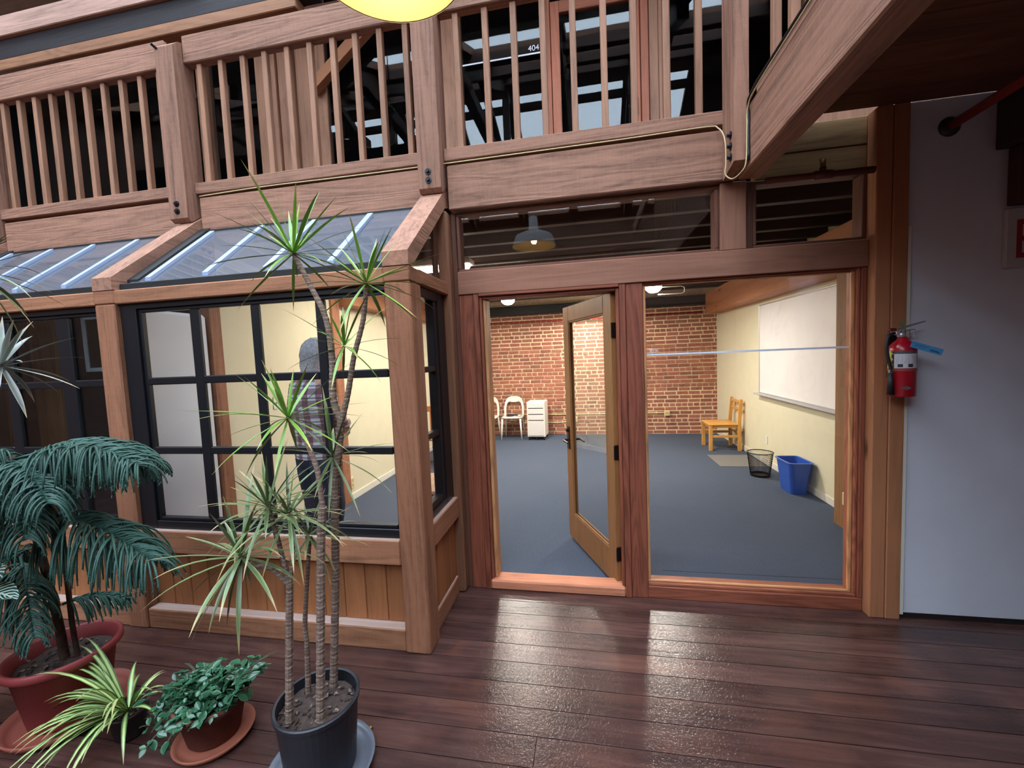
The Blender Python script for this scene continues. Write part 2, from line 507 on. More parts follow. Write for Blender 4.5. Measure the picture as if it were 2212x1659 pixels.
def timber(name, label, cat, w, x0, x1, y0, y1, z0, z1, ch=0.006, group=None):
    return single(name, label, cat, MB().box(x0, x1, y0, y1, z0, z1, ch), wood(axis=longest(x0, x1, y0, y1, z0, z1), **w), group)
def share(src, parent, loc):
    o = bpy.data.objects.new(src.name.split('.')[0], src.data); COL.objects.link(o)
    o.parent = parent; o.location = loc
    return o
def text_mesh(body, size, depth=0.001):
    cu = bpy.data.curves.new('lettering', 'FONT'); cu.body = body; cu.size = size; cu.extrude = depth
    cu.align_x = 'LEFT'
    ob = bpy.data.objects.new('lettering', cu); COL.objects.link(ob)
    me = bpy.data.meshes.new_from_object(ob.evaluated_get(bpy.context.evaluated_depsgraph_get()))
    bpy.data.objects.remove(ob); bpy.data.curves.remove(cu)
    return me
def lettering(name, body, size, loc, mat, parent, sx=1.0):
    """flat letters standing in a plane facing -y"""
    me = text_mesh(body, size); me.materials.clear(); me.materials.append(mat)
    o = bpy.data.objects.new(name, me); COL.objects.link(o)
    o.rotation_euler = (math.radians(90), 0, 0); o.scale = (sx, 1, 1)
    if parent is not None: o.parent = parent; o.location = Vector(loc) - origin_of(parent)
    else: o.location = loc
    return o

# ============================================================ STRUCTURE
# ---- atrium floor: every plank its own board
FL = empty('floor', 'dark red-brown worn plank floor of the atrium', 'floor', kind='structure')
part('subfloor', MB().box(-8.7, 4.4, -7.8, 2.83, -0.12, -0.026, 0.002), M_FLASH, FL)
rnd = random.Random(3)
y = 2.826
row = 0
edges = [2.826, 2.682, 2.543, 2.40, 2.262, 2.122, 1.98, 1.838, 1.694, 1.552, 1.41, 1.27, 1.13, 0.99, 0.85, 0.71, 0.5, 0.25, 0.0, -0.3, -0.8, -1.6, -2.6, -4.0, -5.6, -7.5]
cuts = {7: [-4.6, 2.1], 8: [-2.2, 1.6], 9: [-5.0, -0.27, 3.1], 10: [-3.4, 0.9], 11: [-1.9], 12: [-4.2, 0.3]}
for i in range(len(edges) - 1):
    y1, y0 = edges[i], edges[i + 1]
    cs = cuts.get(i + 1 if False else i, [rnd.uniform(-6.5, -5.2), rnd.uniform(2.6, 3.6)] if i < 7 else [rnd.uniform(-4, -2.5), rnd.uniform(1.0, 2.5)])
    if i == 8: cs = [-2.9, -0.27, 3.2]
    if i == 7: cs = [-4.1, 2.4]
    xs = [-8.4] + sorted(cs) + [4.3]
    for a, b in zip(xs[:-1], xs[1:]):
        part('floor_plank', MB().box(a + .0012, b - .0012, y0 + .0022, y1 - .0022, -0.025, 0.0, 0.0002), M_FLOOR, FL)

# ---- office floor
CF = empty('floor_office', 'grey-blue loop carpet of the office behind the glass', 'floor', kind='structure')
part('carpet', MB().box(-2.86, 2.42, 2.83, 8.62, -0.06, 0.002, 0.001), M_CARPET, CF)
part('carpet_bay', MB().box(-2.86, -0.96, 2.26, 2.83, -0.06, 0.002, 0.001), M_CARPET, CF)
part('carpet_seam', MB().box(0.5, 2.1, 3.185, 3.19, 0.001, 0.0035, 0.0005), simple('dark_seam', (50, 56, 66), 0.95), CF)  # thin dark line along the carpet seam

# ---- brick wall at the back of the office
BW = empty('wall_back', 'red brick wall in common bond at the back of the office', 'wall', kind='structure')
part('mortar', MB().box(-2.95, 2.5, 8.532, 8.8, -0.05, 2.95, 0.001), M_MORTAR, BW)
rnd = random.Random(11)
CH = 0.0765
st_mesh, hd_mesh = [], []
def bmesh_brick(L, k):
    r = random.Random(k); m = MB().box(-L / 2, L / 2, -0.006, 0.03, -0.0275, 0.0275, 0.005)
    m.v = [(x + r.uniform(-.003, .003), yy + r.uniform(-.002, .002), z + r.uniform(-.0025, .0025)) for x, yy, z in m.v]
    return m
variants = {('s', k): bmesh_brick(0.199, k) for k in range(5)}
variants.update({('h', k): bmesh_brick(0.092, 40 + k) for k in range(5)})
vmesh = {}
field = MB(); nb = 0
rowsH = {3, 7, 12, 16, 21, 26, 30}
for r in range(33):
    head = r in rowsH
    L = 0.1105 if head else 0.2185
    x = -2.93 + (0.055 if r % 2 else 0) + rnd.uniform(-.01, .01)
    while x < 2.44:
        kk = ('h' if head else 's', rnd.randrange(5))
        cx, cz = x + L / 2, 0.002 + CH * (r + 0.5)
        jit = (rnd.uniform(-.004, .004), rnd.uniform(-.001, .003), rnd.uniform(-.002, .002))
        vis = (-2.0 < cx < -0.55 and cz < 2.3) or (-0.1 < cx < 0.0) or (0.9 < cx < 2.36 and 0.9 < cz < 2.2)
        if vis and nb < 298:
            if kk not in vmesh:
                o = part('brick', variants[kk], M_BRICK, BW); vmesh[kk] = o
            else: o = share(vmesh[kk], BW, (0, 0, 0))
            o.location = (cx + jit[0], 8.53 + jit[1], cz + jit[2]); nb += 1
        else:
            b = len(field.v); src = variants[kk]
            field.v += [(a + cx + jit[0], bb + 8.53 + jit[1], c + cz + jit[2]) for a, bb, c in src.v]
            field.f += [[i + b for i in f] for f in src.f]
        x += L + rnd.uniform(-.004, .004)
part('bricks', field, M_BRICK, BW, kind='stuff')

# ---- office side walls
WR = empty('wall_right', 'cream painted right wall of the office', 'wall', kind='structure')
part('plaster', MB().box(2.4, 2.56, 2.84, 8.55, -0.05, 2.95, 0.002), M_CREAM, WR)
BR = single('baseboard_right', 'white baseboard along the right office wall', 'baseboard', MB().box(2.387, 2.4005, 4.2, 8.52, 0.002, 0.085, 0.004), M_BASEB, kind='structure')
WL = empty('wall_left', 'cream painted left wall of the office behind the bay window', 'wall', kind='structure')
part('plaster', MB().box(-3.02, -2.86, 2.852, 8.55, -0.05, 2.95, 0.002), M_CREAM, WL)
part('white_wing_panel', MB().box(-2.93, -2.853, 2.262, 2.74, 0.0, 2.075, 0.03), M_WHITEP, WL, 'white panel with rounded corners beside the bay post')
BL = single('baseboard_left', 'white baseboard along the left office wall', 'baseboard', MB().box(-2.8595, -2.845, 4.46, 8.52, 0.002, 0.085, 0.004), M_BASEB, kind='structure')
timber('wall_post', 'orange-brown wooden post beside the white wing panel inside the bay', 'post', BAY, -2.96, -2.84, 2.742, 2.85, 0.0, 2.64)
timber('wall_post', 'wooden post on the left office wall behind the person', 'post', BAY, -2.97, -2.83, 4.305, 4.455, 0.0, 2.70)

# ---- office ceiling with joists
CE = empty('ceiling_office', 'dark wooden joist ceiling of the office', 'ceiling', kind='structure')
part('deck', MB().box(-3.0, 2.5, 2.95, 8.6, 2.9, 2.945, 0.002), wood(axis='x', **dict(DARKW, base=(58, 40, 32))), CE)
for i in range(13):
    yy = 3.15 + 0.41 * i
    wbox('joist', CE, dict(base=(50, 36, 29), knots=0.3, bump=0.3), -2.98, 2.42, yy, yy + 0.07, 2.74, 2.9)
part('black_duct', MB().box(-2.85, 2.3, 8.28, 8.5, 2.47, 2.64, 0.01), simple('black_duct_paint', (22, 22, 28), 0.5), CE)
timber('wall_beam', 'heavy golden timber beam running along the top of the right office wall', 'beam', TAN, 2.14, 2.4, 3.9, 8.27, 2.28, 2.66)
single('wall_beam', 'timber beam along the top of the left office wall', 'beam', MB().box(-2.86, -2.66, 4.46, 8.27, 2.32, 2.62, 0.008), wood(axis='y', **TAN))

# ---- facade: cladding wall pieces between openings
WF = empty('wall_front', 'timber shopfront wall between the bay window and the grey wall', 'wall', kind='structure')
wbox('infill_board', WF, dict(base=(104, 66, 52), knots=0.3, bump=0.3), -0.905, -0.873, 2.815, 2.93, 0.0, 2.66)
wbox('casing_board', WF, RED, -0.872, -0.772, 2.812, 2.93, 0.0, 2.10, label='red-brown casing board left of the door')
wbox('casing_board', WF, RED, 0.245, 0.352, 2.812, 2.93, 0.0, 2.10, label='red-brown casing board between the door and the large pane')
wbox('header', WF, HEAD, -0.872, 1.617, 2.80, 2.93, 2.10, 2.256, label='long header over the door and the large pane')
wbox('transom_post', WF, HEAD, 0.815, 0.962, 2.80, 2.93, 2.256, 2.66)
wbox('fascia_board', WF, PALE, 1.03, 1.618, 2.835, 2.93, 2.665, 2.80)
wbox('fascia_board', WF, PALE, 1.03, 1.618, 2.833, 2.93, 2.803, 2.96)
wbox('stop', WF, DARKW, 0.962, 1.005, 2.825, 2.93, 2.256, 2.66)

# ---- grey right wall of the atrium, post, white corner strip
WG = empty('wall_grey', 'pale grey painted wall at the right of the shopfront', 'wall', kind='structure')
part('plaster', MB().box(1.785, 4.4, 2.77, 2.93, 0.035, 2.97, 0.002), M_GREYW, WG)
part('white_edge_strip', MB().box(1.7805, 1.80, 2.755, 2.80, 0.03, 2.30, 0.002), M_BASEB, WG)
single('baseboard_grey', 'dark strip at the foot of the grey wall', 'baseboard', MB().box(1.785, 4.4, 2.778, 2.9, 0.0, 0.034, 0.001), simple('dark_base_strip', (34, 26, 26), 0.6), kind='structure')
part('side_wall', MB().box(4.3, 4.42, -7.7, 2.77, -.12, 8.0, 0.002), M_GREYW, WG)
PR = empty('corner_post', 'tall tan timber post with knots right of the large pane', 'post', (1.70, 2.8, 0))
wbox('post_board', PR, TAN, 1.619, 1.70, 2.752, 2.93, 0.0, 2.965, 0.005)
wbox('post_board', PR, TAN, 1.7015, 1.779, 2.748, 2.93, 0.0, 2.965, 0.005)

# ---- column at the inner corner of the bay
timber('corner_column', 'slim brown column between the bay side and the red casing board', 'post', dict(base=(140, 96, 72), knots=0.5, bump=0.4), -0.985, -0.905, 2.735, 2.86, 0.0, 2.655, 0.014)

# ---- door_1: frame, threshold, open glazed leaf
D1 = empty('door_1', 'open glazed oak door in a red-brown frame', 'door', (-0.25, 2.85, 0), kind='structure')
wbox('jamb', D1, RED, -0.771, -0.733, 2.803, 2.95, 0.0, 2.098)
wbox('jamb', D1, RED, -0.732, -0.712, 2.822, 2.95, 0.07, 2.08)
wbox('jamb', D1, dict(RED, base=(196, 140, 96)), -0.711, -0.688, 2.84, 2.95, 0.07, 2.065)
wbox('jamb', D1, RED, 0.205, 0.244, 2.803, 2.95, 0.0, 2.098)
wbox('jamb', D1, RED, 0.183, 0.2045, 2.822, 2.95, 0.07, 2.08)
wbox('head', D1, RED, -0.7325, 0.2045, 2.803, 2.95, 2.081, 2.118)
wbox('head', D1, RED, -0.712, 0.183, 2.825, 2.95, 2.063, 2.0805)
wbox('threshold', D1, dict(base=(190, 122, 92), knots=0.2, bump=0.2), -0.735, 0.205, 2.80, 2.93, 0.0, 0.068, 0.01)
ANG = math.atan2(3.69 - 2.872, -0.2 - 0.165)
def leaf_piece(name, parent, mb, mat, smooth=False): return part(name, mb, mat, parent, smooth=smooth, local=True)
LW, LH, LT = 0.893, 2.03, 0.044
hinge = Vector((0.172, 2.885, 0.03))
# leaf built with x along the leaf from the hinge, y thickness
lf = MB()
lf.box(0, 0.115, -LT / 2, LT / 2, 0, LH, 0.003); lf.box(LW - 0.115, LW, -LT / 2, LT / 2, 0, LH, 0.003)
lf.box(0.1152, LW - 0.1152, -LT / 2, LT / 2, 0, 0.235, 0.003); lf.box(0.1152, LW - 0.1152, -LT / 2, LT / 2, LH - 0.125, LH, 0.003)
bead = 0.012
for sy in (-1, 1):
    yy0, yy1 = (0.006, 0.018) if sy > 0 else (-0.018, -0.006)
    lf.box(0.115, 0.115 + bead, yy0, yy1, 0.235, LH - .125, .002); lf.box(LW - .115 - bead, LW - .115, yy0, yy1, .235, LH - .125, .002)
    lf.box(0.115, LW - .115, yy0, yy1, .235, .235 + bead, .002); lf.box(0.115, LW - .115, yy0, yy1, LH - .125 - bead, LH - .125, .002)
me = lf.mesh('door_leaf', (0, 0, 0)); me.materials.append(wood(axis='z', **OAK))
leaf = bpy.data.objects.new('door_leaf', me); COL.objects.link(leaf); leaf.parent = D1
leaf.location = hinge - D1.location; leaf.rotation_euler = (0, 0, ANG)
leaf_piece('pane', leaf, MB().box(0.115, LW - 0.115, -0.003, 0.003, 0.235, LH - 0.125, 0.0005), M_GLASS)
for z in (0.235, 0.95, 1.78):
    leaf_piece('hinge', leaf, MB().box(-0.012, 0.0, -0.03, 0.026, z - .05, z + .05, 0.004), M_BRONZE)
for sy in (-1, 1):
    h = MB().box(LW - 0.078, LW - 0.028, min(sy * .022, sy * .03), max(sy * .022, sy * .03), 0.80, 1.0, 0.003)
    h.tube([(LW - 0.053, sy * .03, 0.88), (LW - 0.053, sy * .072, 0.88), (LW - 0.075, sy * .078, 0.882), (LW - 0.16, sy * .074, 0.876)], [0.011, 0.011, 0.010, 0.007], 8)
    h.tube([(LW - 0.053, sy * .028, 0.965), (LW - 0.053, sy * .045, 0.965)], 0.014, 10)
    leaf_piece('handle', leaf, h, M_BRONZE)
leaf_piece('lock_edge_plate', leaf, MB().box(LW - 0.0005, LW + 0.0015, -0.012, 0.012, 0.80, 1.02, 0.0004), M_CHROME)

# ---- window_1: large pane beside the door
W1 = empty('window_1', 'large clear pane with a frosted strip beside the door', 'window', (0.96, 2.85, 0), kind='structure')
GX0, GX1, GZ0, GZ1 = 0.372, 1.548, 0.118, 2.076
wbox('frame_bar', W1, RED, 0.352, 1.617, 2.812, 2.93, 0.0, 0.082)
wbox('frame_bar', W1, RED, 1.589, 1.617, 2.812, 2.93, 0.083, 2.10)
wbox('frame_bar', W1, dict(RED, base=(176, 104, 78)), 0.3525, 1.5885, 2.825, 2.93, 0.083, 0.103)
wbox('frame_bar', W1, dict(RED, base=(176, 104, 78)), 1.569, 1.5885, 2.825, 2.93, 0.1035, 2.10)
wbox('frame_bar', W1, dict(RED, base=(176, 104, 78)), 0.3525, 1.5685, 2.825, 2.93, 2.086, 2.10)
wbox('glazing_bead', W1, dict(RED, base=(214, 152, 104)), 0.3525, 1.5685, 2.838, 2.855, 0.1035, GZ0)
wbox('glazing_bead', W1, dict(RED, base=(214, 152, 104)), 0.3525, GX0, 2.838, 2.855, GZ0 + .0005, 2.0855)
wbox('glazing_bead', W1, dict(RED, base=(214, 152, 104)), GX1, 1.5685, 2.838, 2.855, GZ0 + .0005, 2.0855)
wbox('glazing_bead', W1, dict(RED, base=(214, 152, 104)), GX0 + .0005, GX1 - .0005, 2.838, 2.855, GZ1, 2.0855)
p = part('pane', MB().box(0.356, 1.565, 2.858, 2.864, 0.106, 2.084, 0.0005), M_GLASS, W1)
M_FROST = simple('frosted_film', (226, 230, 244), 0.6)
part('frosted_strip', MB().box(0.373, 1.567, 2.8558, 2.8574, 1.629, 1.641, 0.0003), M_FROST, p)
lettering('number', '303', 0.036, (0.387, 2.857, 1.648), M_FROST, p)

# ---- window_2, window_3: transoms above the header
def transom(nm, label, x0, x1, z0, z1):
    T = empty(nm, label, 'window', ((x0 + x1) / 2, 2.85, z0), kind='structure')
    fw = 0.022
    c = dict(base=(112, 72, 58), knots=0.2, bump=0.2)
    wbox('frame_bar', T, c, x0, x1, 2.83, 2.93, z0, z0 + fw)
    wbox('frame_bar', T, c, x0, x1, 2.83, 2.93, z1 - fw, z1)
    wbox('frame_bar', T, c, x0, x0 + fw, 2.83, 2.93, z0 + fw + .0005, z1 - fw - .0005)
    wbox('frame_bar', T, c, x1 - fw, x1, 2.83, 2.93, z0 + fw + .0005, z1 - fw - .0005)
    part('pane', MB().box(x0 + fw - .004, x1 - fw + .004, 2.862, 2.868, z0 + fw - .004, z1 - fw + .004, .0005), M_GLASS, T)
transom('window_2', 'long transom pane above the door reflecting a pendant lamp', -0.872, 0.814, 2.2565, 2.66)
transom('window_3', 'short dark transom pane above the large pane', 1.0055, 1.617, 2.2565, 2.66)

# ---- bay window: posts, plates, sill, rafters
bay_dx = -1.94
def bay_post(x0, label):
    P = empty('bay_post', label, 'post', (x0 + .075, 2.18, 0), group='bay window posts')
    wbox('post', P, BAY, x0, x0 + .15, 2.11, 2.26, 0.0, 2.088, 0.008)
    wbox('cap_block', P, BAY, x0, x0 + .15, 2.11, 2.26, 2.09, 2.172, 0.006)
bay_post(-1.072, 'square cedar bay post nearest the door with dark knots')
bay_post(-3.012, 'square cedar bay post behind the tall pine and red planter')
bay_post(-4.952, 'square cedar bay post at the far left end')
def rafter(x0, label):
    R = empty('bay_rafter', label, 'beam', (x0 + .075, 2.4, 2.4), group='sloping rafters over the bay')
    pts = [(2.108, 2.174), (2.158, 2.174), (2.77, 2.686), (2.83, 2.70), (2.83, 2.84), (2.72, 2.756), (2.108, 2.25)]
    part('rafter', MB().prism(pts, x0, x0 + .15, 'x'), wood(axis='y', **BEAM), R)
rafter(-1.072, 'sloping rafter over the bay end nearest the door')
rafter(-3.012, 'sloping rafter over the middle of the bay')
rafter(-4.952, 'sloping rafter at the far left of the bay')
def bay_section(x0, x1, tag, first):
    w = dict(BAY, base=(158, 108, 80), top_pale=0.9)
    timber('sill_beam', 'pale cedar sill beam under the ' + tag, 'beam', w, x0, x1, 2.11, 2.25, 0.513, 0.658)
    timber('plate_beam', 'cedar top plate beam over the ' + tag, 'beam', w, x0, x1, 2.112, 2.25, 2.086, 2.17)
    timber('plate_beam', 'pale-topped cedar floor plate beam below the ' + tag, 'beam', w, x0, x1, 2.12, 2.25, 0.0, 0.128)
    C = empty('wall_bay', 'vertical cedar boards under the ' + tag, 'wall', ((x0 + x1) / 2, 2.2, .12), kind='structure')
    n = int((x1 - x0) / 0.13); w = (x1 - x0) / n
    for i in range(n):
        wbox('cladding_board', C, CLAD, x0 + i * w + .0015, x0 + (i + 1) * w - .0015, 2.19, 2.215, 0.1285, 0.5125, 0.004)
bay_section(-2.8615, -1.0725, 'twelve-pane bay window', True)
bay_section(-4.8015, -3.0125, 'dark left bay window', False)

def grid_window(name, label, xs, zs, x0, x1, z0, z1):
    """xs, zs: list of (a, b) clear openings"""
    Wn = empty(name, label, 'window', ((x0 + x1) / 2, 2.16, z0), kind='structure')
    Y0, Y1 = 2.14, 2.186
    a, b = xs[0][0], xs[-1][1]; c, d = zs[0][0], zs[-1][1]
    part('frame', MB().box(x0, a - .022, Y0, Y1, z0, z1, .003), M_BLACK, Wn)
    part('frame', MB().box(b + .022, x1, Y0, Y1, z0, z1, .003), M_BLACK, Wn) if x1 - b > .03 else None
    part('frame', MB().box(a - .0215, b + .0215, Y0, Y1, z0, c - .022, .003), M_BLACK, Wn)
    part('frame', MB().box(a - .0215, b + .0215, Y0, Y1, d + .022, z1, .003), M_BLACK, Wn)
    part('sash_bar', MB().box(a - .0215, a, Y0 + .015, Y1, c - .0215, d + .0215, .004), M_BLACK, Wn)
    part('sash_bar', MB().box(b, b + .0215, Y0 + .015, Y1, c - .0215, d + .0215, .004), M_BLACK, Wn)
    part('sash_bar', MB().box(a + .0005, b - .0005, Y0 + .012, Y1, c - .0215, c, .004), M_BLACK, Wn)
    part('sash_bar', MB().box(a + .0005, b - .0005, Y0 + .015, Y1, d, d + .0215, .004), M_BLACK, Wn)
    for (p0, p1), (q0, q1) in zip(xs[:-1], xs[1:]):
        part('muntin', MB().box(p1, q0, Y0 + .01, Y1 - .01, c + .0005, d - .0005, .006), M_BLACK, Wn)
    for (p0, p1), (q0, q1) in zip(zs[:-1], zs[1:]):
        for (u0, u1) in xs:
            part('muntin', MB().box(u0 + .0005, u1 - .0005, Y0 + .01, Y1 - .01, p1, q0, .006), M_BLACK, Wn)
    for (u0, u1) in xs:
        for (v0, v1) in zs:
            part('pane', MB().box(u0 - .003, u1 + .003, 2.168, 2.172, v0 - .003, v1 + .003, .0005), M_GLASS, Wn)
ZS = [(0.733, 1.140), (1.186, 1.578), (1.625, 2.030)]
grid_window('window_4', 'black-framed twelve-pane bay window in front of the person', [(-2.722, -2.367), (-2.303, -1.943), (-1.887, -1.52), (-1.46, -1.095)], ZS, -2.861, -1.0725, 0.6585, 2.0855)
grid_window('window_5', 'black-framed bay window at left before a dark room', [(-4.66, -4.30), (-4.24, -3.88), (-3.80, -3.405), (-3.295, -3.03)], ZS, -4.801, -3.0125, 0.6585, 2.0855)

# side of the bay facing the door
SB = empty('wall_bay_side', 'cedar boards closing the bay side beside the door', 'wall', (-.95, 2.5, 0), kind='structure')
for i in range(4):
    wbox('cladding_board', SB, CLAD, -0.985, -0.962, 2.262 + .118 * i, 2.262 + .118 * (i + 1) - .003, 0.1285, 0.555, 0.004)
timber('sill_beam', 'short cedar sill beam on the bay side beside the door', 'beam', dict(BAY, top_pale=0.6), -1.03, -0.924, 2.2615, 2.734, 0.558, 0.70)
timber('plate_beam', 'short cedar rail under the rafter on the bay side', 'beam', BAY, -1.03, -0.924, 2.2615, 2.80, 2.095, 2.178)
timber('plate_beam', 'short pale-topped floor plate on the bay side beside the door', 'beam', dict(BAY, top_pale=0.9), -1.03, -0.95, 2.2615, 2.734, 0.0, 0.128)
W6 = empty('window_6', 'narrow black-framed side window of the bay', 'window', (-.98, 2.5, .7), kind='structure')
def sidebox(n, y0, y1, z0, z1, x0=-1.02, x1=-0.962, mat=None): return part(n, MB().box(x0, x1, y0, y1, z0, z1, .004), mat or M_BLACK, W6)
sidebox('frame', 2.6, 2.7335, .7005, 2.0945, -1.025, -.955); sidebox('frame', 2.2615, 2.30, .7005, 2.0945, -1.025, -.955)
sidebox('frame', 2.3005, 2.5995, .7005, .745, -1.025, -.955); sidebox('frame', 2.3005, 2.5995, 2.035, 2.0945, -1.025, -.955)
sidebox('sash_bar', 2.545, 2.5995, .7455, 2.0345); sidebox('sash_bar', 2.3005, 2.5445, .7455, .785)
for z in (1.175, 1.587): sidebox('muntin', 2.3005, 2.5445, z, z + .036, -1.01, -.968)
for z0, z1 in ((.783, 1.177), (1.209, 1.589), (1.621, 2.037)): sidebox('pane', 2.2985, 2.5475, z0, z1, -.992, -.987, M_GLASS)
part('upper_glass', MB().prism([(2.30, 2.18), (2.75, 2.18), (2.75, 2.60)], -.985, -.98, 'x'), M_GLASS, W6)
part('upper_trim', MB().box(-.99, -.968, 2.64, 2.70, 2.1785, 2.60, .004), wood(axis='z', **DARKW), W6)

# glazed lean-to roof of the bay
def lean_to(name, label, x0, x1):
    T = empty(name, label, 'window', ((x0 + x1) / 2, 2.45, 2.4), kind='structure')
    sl = (2.70 - 2.205) / (2.765 - 2.18)
    def zz(y): return 2.205 + (y - 2.18) * sl
    def slab(n, ya, yb, xa, xb, up, th, mat):
        return part(n, MB().prism([(ya, zz(ya) + up), (yb, zz(yb) + up), (yb, zz(yb) + up + th), (ya, zz(ya) + up + th)], xa, xb, 'x'), mat, T)
    part('front_rail', MB().box(x0 + .002, x1 - .002, 2.15, 2.20, 2.171, 2.215, .004), M_FLASH, T)
    slab('side_rail', 2.2, 2.76, x0 + .002, x0 + .085, .005, .02, M_FLASH); slab('side_rail', 2.2, 2.76, x1 - .03, x1 - .002, .005, .02, M_FLASH)
    part('top_flashing', MB().box(x0 + .002, x1 - .002, 2.735, 2.768, 2.655, 2.70, .003), M_FLASH, T)
    slab('pane', 2.19, 2.745, x0 + .03, x1 - .02, 0.004, .006, M_SKYGLASS)
    n = 4
    for i in range(n):
        xx = x0 + 0.14 + i * (x1 - x0 - 0.1) / n
        slab('rib', 2.2, 2.70, xx, xx + .04, .0102, .022, M_RIB)
lean_to('window_7', 'sloping glass roof of the bay behind the dracaena tops', -2.8615, -1.0725)
lean_to('window_8', 'sloping glass roof of the left bay above the dark window', -4.8015, -3.0125)

# ---- balcony beam, rails, posts
for a, b, t in ((-0.9, 0.895, 'above the door and transom'), (-2.86, -1.073, 'above the bay glass roof'), (-4.80, -3.013, 'above the left bay glass roof'), (-8.4, -4.955, 'at the far left beyond the end post')):
    timber('floor_beam', 'deep rough-sawn balcony beam ' + t, 'beam', BEAM, a, b, 2.77, 2.94, 2.665 if a > -2 else 2.70, 2.955, 0.006)
def bolt(parent, x, y, z, ax='y'):
    m = MB()
    if ax == 'y':
        m.tube([(x, y, z), (x, y - .006, z)], .021, 14); m.tube([(x, y - .006, z), (x, y - .02, z)], [.012, .010], 6)
    else:
        m.tube([(x, y, z), (x - .006, y, z)], .021, 14); m.tube([(x - .006, y, z), (x - .02, y, z)], [.012, .010], 6)
    part('bolt', m, M_BOLT, parent)
def balcony_post(x0, label, top=4.06):
    P = empty('balcony_post', label, 'post', (x0 + .075, 2.73, 2.76), group='balcony posts')
    pts = [(2.69, 2.79), (2.722, 2.765), (2.85, 2.86), (2.85, top - .02), (2.80, top + .02), (2.74, top), (2.69, top - .05)]
    part('post', MB().prism(pts, x0, x0 + .155, 'x'), wood(axis='z', **BEAM), P)
    for z in (2.84, 2.895): bolt(P, x0 + .07, 2.69, z)
    m = MB().tube([(x0 + .02, 2.70, top - .06), (x0 + .012, 2.655, top - .045)], .009, 8); part('bolt', m, M_BOLT, P)
balcony_post(-1.072, 'pale square balcony post with two bolts above the bay corner', 4.35)
balcony_post(-3.045, 'square balcony post with notched top left of the middle railing')
balcony_post(-4.985, 'square balcony post at the far left edge')
def rail_section(x0, x1, tag, xs):
    T = empty('balcony_railing', 'timber balcony railing ' + tag, 'railing', ((x0 + x1) / 2, 2.8, 3.0), group='balcony railings')
    wbox('bottom_rail', T, BEAM, x0, x1, 2.768, 2.86, 2.985, 3.066)
    wbox('top_rail', T, BEAM, x0, x1, 2.765, 2.80, 3.925, 4.12, 0.006)
    wbox('top_rail', T, BEAM, x0, x1, 2.80, 2.84, 3.925, 4.06, 0.004)
    b0 = None
    for x in xs:
        if b0 is None:
            b0 = wbox('baluster', T, dict(base=(156, 114, 90), knots=0.2, bump=0.2), x - .02, x + .02, 2.79, 2.83, 3.0665, 3.9245)
        else: share(b0, T, (x - T.location.x, b0.location.y, b0.location.z))
rail_section(-0.915, 0.83, 'above the door and transom', [-.80, -.602, -.415, -.228, -.04, .147, .325, .515, .70])
rail_section(-2.888, -1.074, 'above the bay glass roof', [-2.783, -2.6, -2.414, -2.233, -2.05, -1.87, -1.692, -1.52, -1.34, -1.154])
rail_section(-4.828, -3.047, 'at the far left', [-4.708, -4.535, -4.369, -4.2, -4.026, -3.855, -3.677, -3.504, -3.324, -3.15])
rail_section(-6.77, -4.987, 'beyond the far left post', [-6.6 + .178 * i for i in range(9)])
# corner post at the walkway and the walkway beam coming forward
P = empty('balcony_post', 'balcony corner post with three side bolts beside the walkway beam', 'post', (.86, 2.67, 2.66), group='balcony posts')
part('post', MB().prism([(2.57, 2.69), (2.765, 2.655), (2.765, 4.6), (2.57, 4.6)], .82, .897, 'x'), wood(axis='z', **BEAM), P)
for z in (2.73, 2.79, 2.85): bolt(P, .82, 2.62, z, 'x')
timber('walkway_beam', 'massive timber beam coming forward overhead at right', 'beam', BEAM, .90, 1.03, -3.2, 2.765, 2.65, 2.985, 0.008)
T = empty('balcony_railing', 'railing on top of the forward walkway beam at right', 'railing', (.95, 1.0, 3.0), group='balcony railings')
wbox('bottom_rail', T, BEAM, .93, 1.01, -3.0, 2.56, 3.02, 3.09)
wbox('top_rail', T, BEAM, .93, .965, -3.0, 2.56, 3.93, 4.12)
b0 = None
for i in range(16):
    yy = 2.42 - .19 * i
    if b0 is None: b0 = wbox('baluster', T, dict(base=(156, 114, 90), knots=0.2, bump=0.2), .95, .99, yy - .02, yy + .02, 3.0905, 3.9295)
    else: share(b0, T, (b0.location.x, yy - T.location.y, b0.location.z))
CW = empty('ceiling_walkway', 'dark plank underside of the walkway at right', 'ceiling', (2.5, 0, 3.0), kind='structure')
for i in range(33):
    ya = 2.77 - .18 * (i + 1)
    wbox('soffit_plank', CW, dict(base=(110, 72, 50), knots=0.4, bump=0.2), 1.031, 4.3, ya + .002, ya + .178, 2.968, 3.0)

